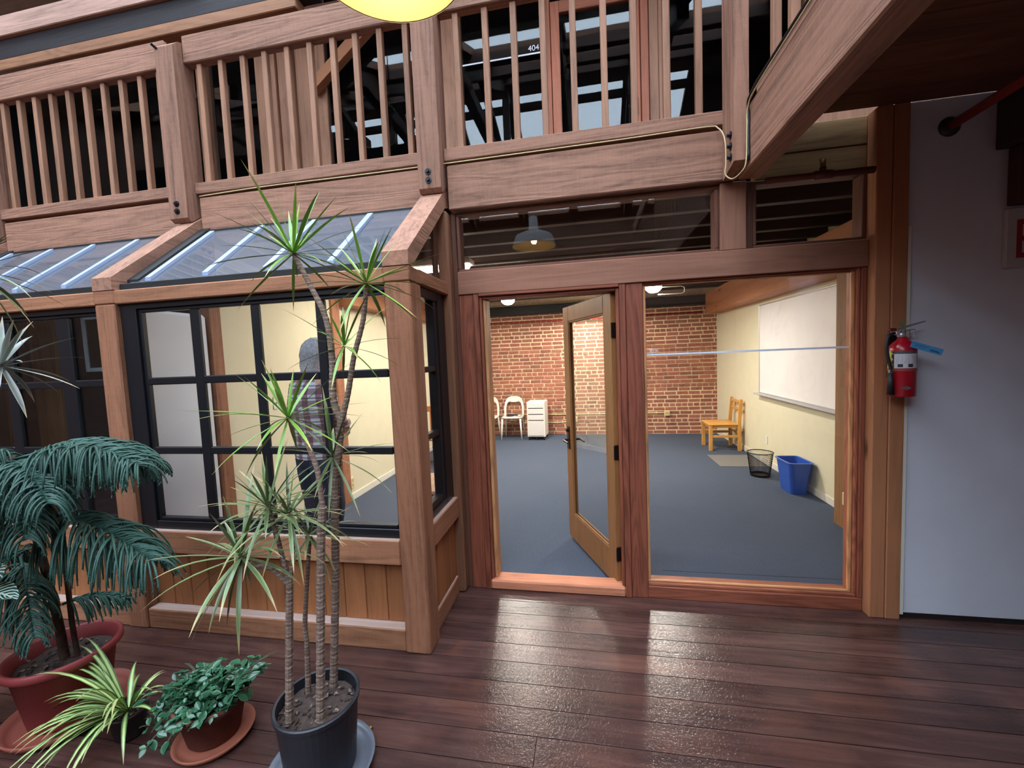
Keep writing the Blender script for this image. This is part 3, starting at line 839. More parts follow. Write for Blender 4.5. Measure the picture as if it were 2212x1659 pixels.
# ---- upper gallery behind the railing
FU = empty('floor_upper', 'upper gallery floor behind the balcony', 'floor', (0, 3.6, 3.0), kind='structure')
for i in range(9):
    wbox('deck_plank', FU, DARKW, -8.0, 4.3, 2.95 + .155 * i, 2.95 + .155 * i + .152, 2.965, 3.0)
UY = 4.35
WU = empty('wall_upper', 'upper gallery wall of boards and dark glass', 'wall', (0, UY, 3.0), kind='structure')
U = dict(base=(156, 114, 90), knots=0.4, bump=0.2)
for a, b, d in ((-3.56, -3.31, 0), (-3.30, -3.2, .03), (-3.195, -3.09, 0), (-3.085, -3.04, .04), (-3.035, -2.90, 0), (-2.895, -2.72, .03)):
    wbox('wall_board', WU, U, a, b, UY - .06 + d, UY + .04, 3.0, 5.72)
for a, b, d in ((-1.39, -1.25, 0), (-1.245, -1.19, .03), (.64, .72, 0), (.725, .83, .02), (-4.33, -4.2, 0), (1.95, 2.1, 0), (2.102, 4.29, .02), (-8.5, -7.802, .02)):
    wbox('wall_board', WU, U, a, b, UY - .06 + d, UY + .04, 3.0, 5.72)
wbox('wall_head', WU, BEAM, -7.9, 4.2, UY - .05, UY + .06, 5.35, 5.5)
D2 = empty('door_2', 'glazed reddish upper gallery door marked 404', 'door', (.08, UY, 3.0), kind='structure')
RU = dict(base=(168, 104, 80), knots=0.2, bump=0.15)
wbox('jamb', D2, RU, -.335, -.28, UY - .05, UY + .05, 3.0, 5.35); wbox('stile', D2, RU, -.275, -.19, UY - .03, UY + .02, 3.02, 5.08)
wbox('stile', D2, RU, .48, .56, UY - .03, UY + .02, 3.02, 5.08); wbox('jamb', D2, RU, .565, .635, UY - .05, UY + .05, 3.0, 5.35)
wbox('rail', D2, RU, -.1895, .4795, UY - .03, UY + .02, 4.97, 5.08); wbox('rail', D2, RU, -.1895, .4795, UY - .03, UY + .02, 3.02, 3.25)
part('pane', MB().box(-.19, .48, UY - .006, UY, 3.25, 4.97, .0005), M_UPGLASS, D2)
m = MB().box(.50, .535, UY - .045, UY - .03, 3.9, 4.07, .003).tube([(.517, UY - .045, 3.97), (.517, UY - .09, 3.97), (.44, UY - .095, 3.97)], .009, 8)
part('handle', m, M_BRONZE, D2)
def upper_window(n, label, x0, x1):
    T = empty(n, label, 'window', ((x0 + x1) / 2, UY, 3.0), kind='structure')
    wbox('frame_bar', T, RU, x0, x1, UY - .03, UY + .03, 3.0, 3.06)
    wbox('frame_bar', T, RU, x0, x1, UY - .03, UY + .03, 5.29, 5.35)
    p = part('pane', MB().box(x0, x1, UY - .006, UY, 3.06, 5.29, .0005), M_UPGLASS, T)
    return p
p = upper_window('window_9', 'upper gallery pane with a white strip and 404', -1.19, -.335)
M_SIGNW = simple('white_vinyl', (240, 244, 250), 0.5)
part('white_strip', MB().box(-1.185, -.34, UY - .009, UY - .0065, 4.640, 4.655, .0004), M_SIGNW, p)
lettering('number', '404', 0.075, (-.505, UY - .0075, 4.675), M_SIGNW, p)
upper_window('window_10', 'dark upper gallery pane behind the diagonal brace', -2.72, -1.39)
upper_window('window_11', 'upper gallery pane left of the board wall', -4.2, -3.56)
upper_window('window_12', 'black upper gallery pane beside the corner post', .83, 1.95)
upper_window('window_13', 'upper gallery pane at the far left', -7.8, -4.33)
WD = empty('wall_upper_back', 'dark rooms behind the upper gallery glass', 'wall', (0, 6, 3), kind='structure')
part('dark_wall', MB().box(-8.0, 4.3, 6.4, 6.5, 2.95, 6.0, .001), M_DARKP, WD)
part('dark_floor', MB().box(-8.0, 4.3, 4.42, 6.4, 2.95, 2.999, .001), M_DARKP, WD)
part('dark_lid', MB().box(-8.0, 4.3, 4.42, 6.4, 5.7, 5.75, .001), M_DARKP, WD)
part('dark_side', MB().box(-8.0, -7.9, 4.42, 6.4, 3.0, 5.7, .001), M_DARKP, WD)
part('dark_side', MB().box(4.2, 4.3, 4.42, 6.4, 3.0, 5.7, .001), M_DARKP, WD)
m = MB().prism([(-2.87, 4.64), (-2.79, 4.57), (-1.65, 5.42), (-1.73, 5.52)], 4.20, 4.285, 'y')
single('diagonal_brace', 'diagonal timber brace against the upper gallery wall', 'brace', m, wood(axis='x', **dict(TAN, knots=.2)))
timber('eave_beam', 'warm brown eave beam just above the left railing', 'beam', dict(base=(150, 104, 74), knots=.6, bump=.3), -7.0, -2.1, 3.0, 3.12, 4.361, 4.452)
timber('eave_beam', 'nearly black timber band under the pale eave beam', 'beam', dict(base=(36, 30, 34), knots=.2, bump=.3), -7.0, -1.95, 3.01, 3.13, 4.454, 4.62)
timber('eave_beam', 'pale pinkish eave beam at the top left', 'beam', dict(base=(176, 138, 122), knots=.3, bump=.3), -7.0, -2.95, 2.98, 3.12, 4.622, 4.79)

# ---- roof with skylight openings and trusses (lights the atrium, mirrored in the upper glass)
RF = empty('ceiling', 'plank roof of the atrium with rows of skylight openings', 'ceiling', (0, 0, 6), kind='structure')
XE = [-8.6] + [v for ab in SKY_X for v in ab] + [4.4]
RD = dict(base=(120, 86, 66), knots=.3, bump=.3)
for side in (1, -1):
    def slab(x0, x1, t0, t1, name='roof_panel'):
        (ya, za), (yb, zb) = roof_pt(side, t0), roof_pt(side, t1)
        part(name, MB().prism([(ya, za), (yb, zb), (yb, zb + .12), (ya, za + .12)], x0, x1, 'x'), wood(axis='x', **RD), RF)
    SKY_T = SKY_TS[side]; TE = [0.0] + [v for ab in SKY_T for v in ab] + [1.0]
    for i in range(0, len(TE) - 1, 2): slab(-8.6, 4.4, TE[i], TE[i + 1])
    for (t0, t1) in SKY_T:
        for j in range(0, len(XE) - 1, 2): slab(XE[j], XE[j + 1], t0, t1)
TR = dict(base=(74, 54, 46), knots=.2, bump=.3)
for i, x in enumerate((-6.53, -4.98, -3.43, -1.88, -0.33, 1.22)):
    T = empty('roof_truss', 'dark timber roof truss number %s from the left' % ('one', 'two', 'three', 'four', 'five', 'six')[i], 'truss', (x, RIDGE_Y, 6), group='roof trusses')
    wbox('tie_beam', T, TR, x - .08, x + .08, BACK_Y + .3, FRONT_Y - .1, 6.02, 6.24)
    for s in (1, -1):
        (ya, za), (yb, zb) = roof_pt(s, .03), roof_pt(s, .97)
        part('rafter', MB().prism([(ya, za - .26), (yb, zb - .26), (yb, zb - .04), (ya, za - .04)], x - .07, x + .07, 'x'), wood(axis='y', **TR), T)
        (yc, zc) = roof_pt(s, .5)
        part('strut', MB().prism([(RIDGE_Y + s * .1, 6.25), (RIDGE_Y + s * .28, 6.25), (yc + s * .09, zc - .2), (yc - s * .09, zc - .1)], x - .06, x + .06, 'x'), wood(axis='y', **TR), T)
    wbox('king_post', T, TR, x - .08, x + .08, RIDGE_Y - .09, RIDGE_Y + .09, 6.25, 8.3)
for s in (1, -1):
    for t in (.27, .57, .9):
        (yc, zc) = roof_pt(s, t)
        timber('roof_purlin', 'long roof purlin %s the ridge on the %s slope' % ({.27: 'low below', .57: 'midway below', .9: 'just under'}[t], 'front' if s > 0 else 'rear'), 'beam', TR, -8.5, 4.3, yc - .06, yc + .06, zc - .2, zc - .03, group='roof purlins')
# far side of the atrium
WB = empty('wall_rear', 'rear wall of the atrium behind the viewer', 'wall', (0, -7.7, 0), kind='structure')
part('plaster', MB().box(-8.6, 4.4, -7.85, -7.65, -.12, 6.0, .002), wood(axis='x', **dict(base=(112, 82, 66), knots=.2, bump=.2)), WB)
part('plaster', MB().box(-8.72, -8.5, -7.7, 3.3, -.12, 8.8, .002), wood(axis='y', **dict(base=(112, 82, 66), knots=.2, bump=.2)), WB)
part('gable', MB().prism([(BACK_Y, 5.8), (FRONT_Y, 5.8), (RIDGE_Y, 8.7)], 4.3, 4.4, 'x'), wood(axis='y', **RD), WB)
part('eave_board', MB().box(-8.6, 4.4, 3.3, 6.5, 5.76, 5.86, .002), wood(axis='x', **RD), WB)
part('gallery_end', MB().box(4.3, 4.4, 2.93, 4.42, 0, 5.8, .002), M_GREYW, WB)
part('gallery_end', MB().box(-8.6, -8.5, 3.3, 4.42, 3.0, 5.8, .002), M_DARKP, WB)
timber('floor_beam', 'long balcony beam on the far side of the atrium behind the viewer', 'beam', BEAM, -8.4, 4.2, -4.3, -4.1, 2.65, 2.98)
T = empty('balcony_railing', 'railing of the far balcony behind the viewer', 'railing', (-2, -4.2, 3.0), group='balcony railings')
wbox('bottom_rail', T, BEAM, -8.4, 4.2, -4.25, -4.15, 3.0, 3.08); wbox('top_rail', T, BEAM, -8.4, 4.2, -4.25, -4.15, 3.93, 4.1)
b0 = None
for i in range(60):
    xx = -6.6 + .18 * i
    if b0 is None: b0 = wbox('baluster', T, BEAM, xx - .02, xx + .02, -4.22, -4.18, 3.081, 3.929)
    else: share(b0, T, (xx + 2, b0.location.y, b0.location.z))
FB = empty('floor_far', 'far gallery floor behind the viewer', 'floor', (-2, -6, 3), kind='structure')
part('deck', MB().box(-8.4, 4.2, -7.65, -4.12, 2.95, 2.999, .002), wood(axis='x', **RD), FB)

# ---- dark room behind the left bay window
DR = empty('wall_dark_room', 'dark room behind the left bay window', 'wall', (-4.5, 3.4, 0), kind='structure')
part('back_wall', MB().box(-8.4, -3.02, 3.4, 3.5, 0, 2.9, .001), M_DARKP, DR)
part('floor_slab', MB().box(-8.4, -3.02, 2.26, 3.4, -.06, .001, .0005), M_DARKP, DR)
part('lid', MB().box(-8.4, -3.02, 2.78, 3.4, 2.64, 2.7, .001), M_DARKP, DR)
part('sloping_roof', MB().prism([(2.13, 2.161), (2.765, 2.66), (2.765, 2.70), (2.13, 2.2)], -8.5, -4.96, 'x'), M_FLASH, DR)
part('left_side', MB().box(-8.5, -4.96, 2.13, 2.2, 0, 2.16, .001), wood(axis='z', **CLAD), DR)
timber('room_board', 'brown wooden board standing in the dark room behind the left bay window', 'board', dict(base=(140, 108, 72), knots=.2, bump=.2), -5.42, -5.10, 3.2, 3.26, 0.0, 2.3)
timber('room_stud', 'thin wooden stud in the dark room near the frame edge', 'post', dict(base=(150, 110, 74), knots=.2, bump=.2), -5.78, -5.69, 3.18, 3.26, 0.0, 2.3)
PF = empty('pale_bar_frame', 'pale thin rectangle of bars in the dark room', 'frame', (-4.6, 3.38, 1.68))  # pale rectangular bars around a dark infill
M_PF = simple('pale_frame', (196, 214, 218), .4)
part('frame_bar', MB().box(-4.99, -4.95, 3.36, 3.39, 1.68, 2.24, .004), M_PF, PF); part('frame_bar', MB().box(-4.22, -4.18, 3.36, 3.39, 1.68, 2.24, .004), M_PF, PF)
part('frame_bar', MB().box(-4.949, -4.221, 3.36, 3.39, 1.68, 1.72, .004), M_PF, PF); part('frame_bar', MB().box(-4.949, -4.221, 3.36, 3.39, 2.2, 2.24, .004), M_PF, PF)
part('frame_infill', MB().box(-4.95, -4.22, 3.375, 3.38, 1.72, 2.2, .001), simple('dark_infill', (34, 40, 34), .4, 0, .5, .6, 9), PF)

# ============================================================ OFFICE THINGS
# inner post with conduit and outlet by the right wall
timber('room_post', 'brown wooden post on the right office wall beside the whiteboard', 'post', dict(base=(142, 102, 66), knots=.5, bump=.3), 2.185, 2.4, 4.065, 4.225, 0.0, 2.278)
single('conduit', 'cream conduit running down the wooden post beside the whiteboard', 'conduit', MB().tube([(2.215, 4.055, 2.27), (2.215, 4.055, 1.2), (2.212, 4.055, .5), (2.205, 4.055, .36)], .008, 8), M_CONDUIT, smooth=True)
E = empty('wall_outlet', 'cream double outlet box low on the wooden post by the whiteboard', 'outlet', (2.20, 4.05, .27))
part('box', MB().box(2.165, 2.235, 4.02, 4.0645, .23, .345, .006), M_CONDUIT, E)
for z in (.262, .312): part('socket', MB().box(2.1835, 2.2165, 4.0175, 4.0205, z - .015, z + .015, .002), simple('socket_face', (190, 172, 132), .5), E)
# whiteboard
Wb = empty('whiteboard', 'large smudged whiteboard on the right office wall', 'whiteboard', (2.39, 5.4, 1.0))
part('board', MB().box(2.382, 2.399, 4.23, 6.452, 1.0, 2.212, .002), board_mat(), Wb)
M_ALU = simple('pale_aluminium', (196, 196, 200), .4, .6)
part('frame_bar', MB().box(2.374, 2.3995, 6.4525, 6.466, .985, 2.226, .003), M_ALU, Wb); part('frame_bar', MB().box(2.374, 2.3995, 4.23, 6.452, 2.2125, 2.226, .003), M_ALU, Wb)
part('frame_bar', MB().box(2.374, 2.3995, 4.23, 6.452, .985, .9995, .003), M_ALU, Wb)
part('pen_tray', MB().box(2.31, 2.3735, 4.23, 6.5, .972, .99, .004), simple('grey_tray', (176, 174, 176), .45), Wb)
part('clip', MB().box(2.305, 2.3095, 4.36, 4.385, .975, 1.0, .002), M_BOLT, Wb)
# wooden chair against the right wall
def legs(parent, pts, w, mat, z1):
    for (x, y) in pts: part('leg', MB().box(x - w / 2, x + w / 2, y - w / 2, y + w / 2, 0.003, z1, .004), mat, parent, local=True)
C = empty('wooden_chair', 'honey pine chair with its back to the right office wall', 'chair', (2.1, 7.29, 0.0))
mz, mx, my = wood(axis='z', **dict(base=(214, 158, 84), knots=.2, bump=.1, rough=.4)), wood(axis='x', **dict(base=(214, 158, 84), knots=.2, bump=.1, rough=.4)), wood(axis='y', **dict(base=(214, 158, 84), knots=.2, bump=.1, rough=.4))
legs(C, [(-.21, -.215), (-.21, .215)], .05, mz, .415)
for sy in (-.215, .215):
    part('leg', MB().prism([(.195, .003), (.245, .003), (.235, .42), (.262, .80), (.255, .825), (.225, .825), (.185, .42)], sy - .022, sy + .022, 'y'), mz, C, local=True)
    part('side_rail', MB().box(-.184, .184, sy - .012, sy + .012, .375, .414, .004), mx, C, local=True)
    part('stretcher', MB().box(-.184, .192, sy - .012, sy + .012, .215, .255, .004), mx, C, local=True)
part('front_rail', MB().box(-.222, -.198, -.189, .189, .375, .414, .004), my, C, local=True)
part('stretcher', MB().box(.2, .222, -.19, .19, .27, .30, .004), my, C, local=True)
part('seat', MB().box(-.245, .195, -.245, .245, .416, .437, .009), mx, C, local=True)
for z in (.64, .755): part('back_slat', MB().box(.226, .246, -.192, .192, z, z + .045, .006), my, C, local=True)
# floor mat
single('floor_mat', 'flat grey rectangular mat on the carpet behind the mesh bin', 'mat', MB().box(1.76, 2.36, 6.13, 6.79, .0022, .008, .002), simple('grey_mat', (120, 118, 116), .9, 0, .2, .12, 90, .2))
# mesh wastebasket
B = empty('mesh_wastebasket', 'round black wire mesh wastebasket in front of the grey mat', 'bin', (2.115, 5.72, .003))
M_WIRE = simple('black_wire', (20, 20, 22), .4, .5)
part('rim', MB().tube([(2.115 + .148 * math.cos(a), 5.72 + .148 * math.sin(a), .305) for a in [2 * math.pi * k / 32 for k in range(33)]], .006, 6, False), M_WIRE, B, smooth=True)
part('base', MB().lathe([(0, .003), (.112, .003), (.115, .03), (.108, .03), (.105, .012), (0, .012)], 2.115, 5.72, 32), M_WIRE, B)
wm = MB()
n = 64
for k in range(n):
    a = 2 * math.pi * k / n
    for tw in (1, -1):
        pts = []
        for j in range(5):
            t = j / 4; r = .113 + .033 * t; aa = a + tw * t * .55
            pts.append((2.115 + r * math.cos(aa), 5.72 + r * math.sin(aa), .025 + .277 * t))
        wm.tube(pts, .00115, 3, False)
part('mesh_wall', wm, M_WIRE, B, kind='stuff')
# blue recycling bin
B = empty('recycling_bin', 'blue rectangular plastic bin standing by the right office wall', 'bin', (2.24, 5.12, .003), math.radians(2))
def rrect(hx, hy, r, z, n=5):
    o = []
    for cx, cy, a0 in ((hx - r, hy - r, 0), (-hx + r, hy - r, 90), (-hx + r, -hy + r, 180), (hx - r, -hy + r, 270)):
        for k in range(n + 1):
            a = math.radians(a0 + 90 * k / n); o.append((cx + r * math.cos(a), cy + r * math.sin(a), z))
    return o
M_BLUE = simple('blue_plastic', (44, 84, 176), .35)
part('body', MB().loft([rrect(.085, .13, .035, 0), rrect(.118, .172, .045, .355), rrect(.112, .166, .043, .355), rrect(.08, .124, .033, .012)]), M_BLUE, B, local=True, smooth=False)
part('rim', MB().loft([rrect(.117, .171, .045, .349), rrect(.13, .186, .05, .352), rrect(.13, .186, .05, .362), rrect(.114, .168, .043, .362), rrect(.113, .167, .043, .352)], False), simple('blue_rim', (70, 108, 196), .35), B, local=True)
# mobile drawer unit
B = empty('drawer_unit', 'white four-drawer rolling cabinet against the brick wall', 'cabinet', (-1.03, 8.13, 0), math.radians(-3))
part('body', MB().box(-.175, .175, -.17, .24, .068, .75, .004), M_WHITE, B, local=True)
zs = [(.095, .388), (.400, .505), (.517, .622), (.634, .735)]
M_DRW = simple('white_drawer_front', (226, 222, 218), .4)
M_SLOT = simple('dark_slot', (46, 22, 26), .6)
for a, b in zs:
    d = part('drawer', MB().box(-.148, .148, -.186, -.1705, a, b - .004, .003), M_DRW, B, local=True)
for z in (.388, .505, .622): part('grip_slot', MB().box(-.148, .148, -.1795, -.1705, z - .0035, z + .0115, .001), M_SLOT, B, local=True)
for x in (-.15, .0, .15):
    for yy in ((-.14, .21) if x else (-.14,)):
        m = MB().tube([(x - .012, yy, .03), (x + .012, yy, .03)], .025, 12); m.box(x - .012, x + .012, yy - .01, yy + .02, .04, .068, .002)
        part('caster', m, M_BOLT, B, local=True)
# white shell chairs
def shell_chair(loc, rz, label):
    C = empty('shell_chair', label, 'chair', loc, rz, group='white shell chairs by the brick wall')
    for sx in (-1, 1):
        part('leg', MB().tube([(sx * .205, -.2, .003), (sx * .18, -.175, .415)], [.014, .02], 10), M_WHITE, C, local=True, smooth=True)
        part('leg', MB().tube([(sx * .2, .235, .003), (sx * .17, .19, .43)], [.013, .02], 10), M_WHITE, C, local=True, smooth=True)
    st = MB()
    rings = []
    for (z, s) in ((.41, .94), (.418, 1.0), (.436, 1.0), (.445, .95)):
        rings.append([(p[0] * s, p[1] * s, z + (.012 if p[1] < -.15 else 0)) for p in rrect(.215, .21, .12, z, 6)])
    st.loft(rings); part('seat', st, M_WHITE, C, local=True, smooth=True)
    # hoop backrest: an arch rising from the seat with a broad top band
    pts, rs = [], []
    N = 21
    for k in range(N):
        t = math.pi * k / (N - 1)
        ct, s_ = math.cos(t), max(0.0, math.sin(t)); pts.append((.195 * math.copysign(abs(ct) ** .62, ct), .18 + .075 * s_ ** .8, .44 + .375 * s_ ** .62))
    bk = MB(); ring = []
    for k, p in enumerate(pts):
        t = math.pi * k / (N - 1); h = .016 + .085 * max(0, math.sin(t)) ** 4; th = .012
        dx, dz = math.cos(t), math.sin(t)
        p = Vector(p); out = Vector((dx, 0, dz if dz > .2 else .2)).normalized()
        a = p + out * .012; b = p - out * (h + .012)
        ring.append([tuple(a + Vector((0, -th, 0))), tuple(a + Vector((0, th, 0))), tuple(b + Vector((0, th, 0))), tuple(b + Vector((0, -th, 0)))])
    bk.loft(ring); part('backrest', bk, M_WHITE, C, local=True)
    return C
shell_chair((-1.54, 8.2, 0), 0.0, 'white shell chair with dark items on its seat beside the rolling cabinet')
shell_chair((-2.07, 8.2, 0), math.radians(-4), 'white shell chair half hidden by the door casing')
m = MB()
r5 = random.Random(5)
for k in range(5):
    y0 = 8.12 + .02 * k
    m.tube([(-1.66 + .06 * j + r5.uniform(-.01, .01), y0 + r5.uniform(-.02, .02), .462 + .012 * (j % 2) + .004 * k) for j in range(5)], .008, 6)
m.box(-1.64, -1.52, 8.1, 8.2, .4585, .48, .008)
single('cable_bundle', 'small heap of dark cables lying on the white chair seat', 'cables', m, simple('dark_brown_cable', (34, 24, 26), .5))
single('white_charger', 'small white charger block lying on the white chair seat', 'charger', MB().box(-1.42, -1.37, 8.11, 8.17, .458, .482, .006), M_WHITE)
# conduits on the brick wall
single('conduit', 'upper cream conduit running along the brick wall', 'conduit', MB().tube([(-2.85, 8.49, .425), (1.35, 8.49, .425), (1.42, 8.49, .425)], .011, 8), M_CONDUIT, smooth=True)
single('conduit', 'lower cream conduit bending up beside the door edge', 'conduit', MB().tube([(-2.85, 8.49, .26), (-.6, 8.49, .26), (-.45, 8.49, .275), (-.36, 8.49, .30)], .011, 8), M_CONDUIT, smooth=True)
E = empty('wall_outlet', 'outlet box on the brick wall seen through the open door pane', 'outlet', (-.28, 8.48, .32))
part('box', MB().box(-.355, -.255, 8.45, 8.5, .27, .375, .005), M_CONDUIT, E); part('socket', MB().box(-.33, -.28, 8.446, 8.451, .3, .345, .002), simple('socket_face', (190, 172, 132), .5), E)
E = empty('wall_outlet', 'outlet box on the brick wall left of the pine chair', 'outlet', (1.47, 8.48, .42))
part('box', MB().box(1.42, 1.52, 8.45, 8.5, .37, .475, .005), M_CONDUIT, E); part('socket', MB().box(1.44, 1.465, 8.446, 8.451, .4, .445, .002), simple('socket_face', (190, 172, 132), .5), E); part('socket', MB().box(1.475, 1.50, 8.446, 8.451, .4, .445, .002), simple('socket_face', (190, 172, 132), .5), E)
single('sprinkler_main', 'thin red pipe running along the top of the brick wall', 'pipe', MB().tube([(-2.84, 8.36, 2.325), (2.1, 8.36, 2.325)], .016, 8), M_REDPIPE, smooth=True)
single('wall_plate', 'small cream wall plate behind the mesh wastebasket', 'outlet', MB().box(2.393, 2.3995, 6.22, 6.29, .29, .41, .003), M_BASEB)
E = empty('light_switch', 'cream light switch plate on the left wall beside the person', 'switch', (-2.855, 3.38, 1.3))
part('plate', MB().box(-2.8595, -2.852, 3.345, 3.415, 1.265, 1.38, .002), M_BASEB, E); part('toggle', MB().box(-2.8515, -2.84, 3.374, 3.386, 1.312, 1.335, .002), M_BASEB, E)
E = empty('wall_outlet', 'cream outlet low on the left wall beside the wooden post', 'outlet', (-2.85, 4.52, .22))
part('plate', MB().box(-2.8595, -2.846, 4.47, 4.54, .15, .28, .002), M_CONDUIT, E); part('socket', MB().box(-2.8465, -2.844, 4.487, 4.523, .17, .205, .001), simple('socket_face', (190, 172, 132), .5), E); part('socket', MB().box(-2.8465, -2.844, 4.487, 4.523, .225, .26, .001), simple('socket_face', (190, 172, 132), .5), E)
# ceiling lights
def office_light(loc, label, rect, power, size):
    T = empty('ceiling_light', label, 'lamp', loc, group='office ceiling lights')
    if rect:
        part('housing', MB().box(-.62, .62, -.09, .09, .045, .10, .01), M_WHITE, T, local=True)
        part('diffuser', MB().loft([rrect(.6, .07, .05, .044), rrect(.58, .06, .05, .005), rrect(.5, .03, .025, 0)]), emit('lamp_glow', (255, 242, 220), 25), T, local=True)
        for x in (-.45, .45): part('stem', MB().tube([(x, 0, .10), (x, 0, .16)], .006, 8), M_WHITE, T, local=True)
    else:
        part('housing', MB().lathe([(0, .14), (.09, .14), (.1, .1), (.1, .07), (0, .07)], 0, 0, 24), M_WHITE, T, local=True)
        part('diffuser', MB().lathe([(0, -.05), (.06, -.04), (.105, 0.0), (.11, .04), (.1, .069), (0, .069)], 0, 0, 24), emit('lamp_glow', (255, 242, 220), 25), T, local=True, smooth=True)
    L = bpy.data.lights.new('office_lamp', 'AREA'); L.energy = power; L.color = (1.0, .93, .82)
    L.shape = 'RECTANGLE' if rect else 'DISK'; L.size = size
    if rect: L.size_y = .16
    o = bpy.data.objects.new('office_lamp', L); COL.objects.link(o); o.parent = T; o.location = (0, 0, -.03 if rect else -.07)
    return T
office_light((-1.26, 6.72, 2.535), 'round glowing ceiling light seen through the open doorway', False, 60, .2)
G2 = office_light((.9, 6.05, 2.49), 'round glowing ceiling light with a wire guard seen through the large pane', False, 62, .2)
part('guard', MB().tube([(.06, 0, .02), (.36, 0, .02), (.40, 0, -.0), (.40, 0, -.06), (.36, 0, -.08), (.06, 0, -.075)], .006, 6), M_WHITE, G2, local=True)
office_light((.05, 7.9, 2.48), 'round ceiling light hidden behind the open door top', False, 42, .2)
office_light((-1.3, 5.2, 2.58), 'added unseen ceiling light above the middle of the carpet', True, 44, 1.2)  # added lamp, out of sight behind the header, brightens the office
single('lamp_conduit', 'pale conduit under the ceiling joists in the doorway', 'conduit', MB().tube([(-2.6, 6.35, 2.62), (2.0, 6.35, 2.62)], .01, 8), M_CONDUIT, smooth=True)
office_light((-1.75, 4.15, 2.56), 'added unseen ceiling light near the bay above the person', True, 20, 1.0)  # added lamp hidden by the plate beam, lifts the left wall panes
# table by the bay side window
T = empty('side_table', 'pale plywood table inside the bay side window', 'table', (-1.2, 3.1, 0))
part('top', MB().box(-1.34, -.96, 2.76, 3.22, .70, .725, .004), wood(axis='y', **dict(base=(214, 172, 138), knots=.0, bump=.1, rough=.4)), T)
for x in (-1.31, -.99):
    for yy in (2.79, 3.19): part('leg', MB().box(x - .02, x + .02, yy - .02, yy + .02, .003, .6995, .003), M_BOLT, T)
# wooden desk chair with a jacket, left side
C = empty('desk_chair', 'orange wooden armchair by the left office wall behind the bay side window', 'chair', (-2.35, 6.2, 0), math.radians(25))
oz = wood(axis='z', **dict(base=(178, 112, 62), knots=.1, bump=.1, rough=.35)); ox = wood(axis='x', **dict(base=(178, 112, 62), knots=.1, bump=.1, rough=.35))
legs(C, [(-.2, -.2), (.2, -.2), (-.2, .2), (.2, .2)], .04, oz, .42)
part('seat', MB().box(-.23, .23, -.23, .23, .421, .455, .012), ox, C, local=True)
for x in (-.19, -.115, -.04, .04, .115, .19): part('back_spindle', MB().box(x - .012, x + .012, .195, .215, .456, .82, .003), oz, C, local=True)
part('crest_rail', MB().loft([[(x, .19 - .03 * (1 - (x / .22) ** 2) + a, .82 + b) for a, b in ((0, 0), (.025, 0), (.025, .09), (0, .09))] for x in (-.22, -.15, -.07, 0, .07, .15, .22)]), ox, C, local=True)
for sx in (-1, 1):
    part('armrest', MB().box(sx * .235 - .025, sx * .235 + .025, -.2, .2, .64, .665, .006), oz, C, local=True)
    part('arm_post', MB().box(sx * .235 - .012, sx * .235 + .012, -.17, -.145, .43, .6395, .003), oz, C, local=True)
m = MB()
rg = []
for k in range(8):
    z = .93 - .09 * k; hw = .16 + .035 * math.sin(k * .9) + .012 * k
    rg.append([(-.05 + hw * math.cos(a) * .75, .135 - .02 * math.sin(k) + .035 * math.sin(a), z) for a in [2 * math.pi * j / 12 for j in range(12)]])
m.loft(rg)
J = single('jacket', 'cream jacket hanging over the orange wooden armchair', 'jacket', m, simple('cream_cotton', (222, 210, 184), .9), smooth=True)
J.location = (-2.27, 6.14, .60); J.rotation_euler = (0, 0, math.radians(25))

# ============================================================ PERSON (seen from behind, standing inside the bay)
def skin(name, verts, edges, radii, mat, parent, sub=2, root=0):
    me = bpy.data.meshes.new(name); me.from_pydata(verts, edges, []); me.materials.append(mat)
    o = bpy.data.objects.new(name, me); COL.objects.link(o); o.parent = parent
    md = o.modifiers.new('skin', 'SKIN')
    for i, sv in enumerate(me.skin_vertices[0].data):
        r = radii[i]; sv.radius = r if isinstance(r, tuple) else (r, r); sv.use_root = (i == root)
    md.use_smooth_shade = True
    o.modifiers.new('sub', 'SUBSURF').levels = sub; o.modifiers['sub'].render_levels = sub
    return o
PE = empty('person', 'grey-haired person in a plaid shirt and dark jeans standing inside the bay window', 'person', (-2.20, 3.02, .003), math.radians(-24))
PE.scale = (1.06, 1.06, 1.03)
# local frame: x = person's right... facing +y (away from the viewer)
J_ = {'pel': (0, 0, .96), 'sp1': (0, -.01, 1.12), 'sp2': (0, -.02, 1.30), 'ch': (0, -.015, 1.43), 'nk': (0, .01, 1.535), 'nk2': (0, .03, 1.60), 'hd': (0, .055, 1.70), 'top': (0, .045, 1.79),
      'shL': (-.17, -.01, 1.47), 'elL': (-.25, -.03, 1.2), 'wrL': (-.23, .12, .99), 'haL': (-.225, .15, .93),
      'shR': (.17, -.01, 1.47), 'elR': (.235, .0, 1.2), 'wrR': (.08, .2, 1.12), 'haR': (.03, .215, 1.115),
      'hpL': (-.095, 0, .90), 'knL': (-.11, .02, .5), 'anL': (-.12, -.02, .09), 'toL': (-.135, .14, .035),
      'hpR': (.095, 0, .90), 'knR': (.11, .03, .5), 'anR': (.12, -.01, .09), 'toR': (.14, .15, .035)}
rad = {'pel': (.15, .11), 'sp1': (.145, .1), 'sp2': (.16, .11), 'ch': (.14, .1), 'nk': .06, 'nk2': .056, 'hd': (.078, .098), 'top': (.055, .07),
       'shL': .06, 'elL': .043, 'wrL': .03, 'haL': (.036, .02), 'shR': .06, 'elR': .043, 'wrR': .03, 'haR': (.036, .02),
       'hpL': .09, 'knL': .058, 'anL': .04, 'toL': (.038, .028), 'hpR': .09, 'knR': .058, 'anR': .04, 'toR': (.038, .028)}
names = list(J_)
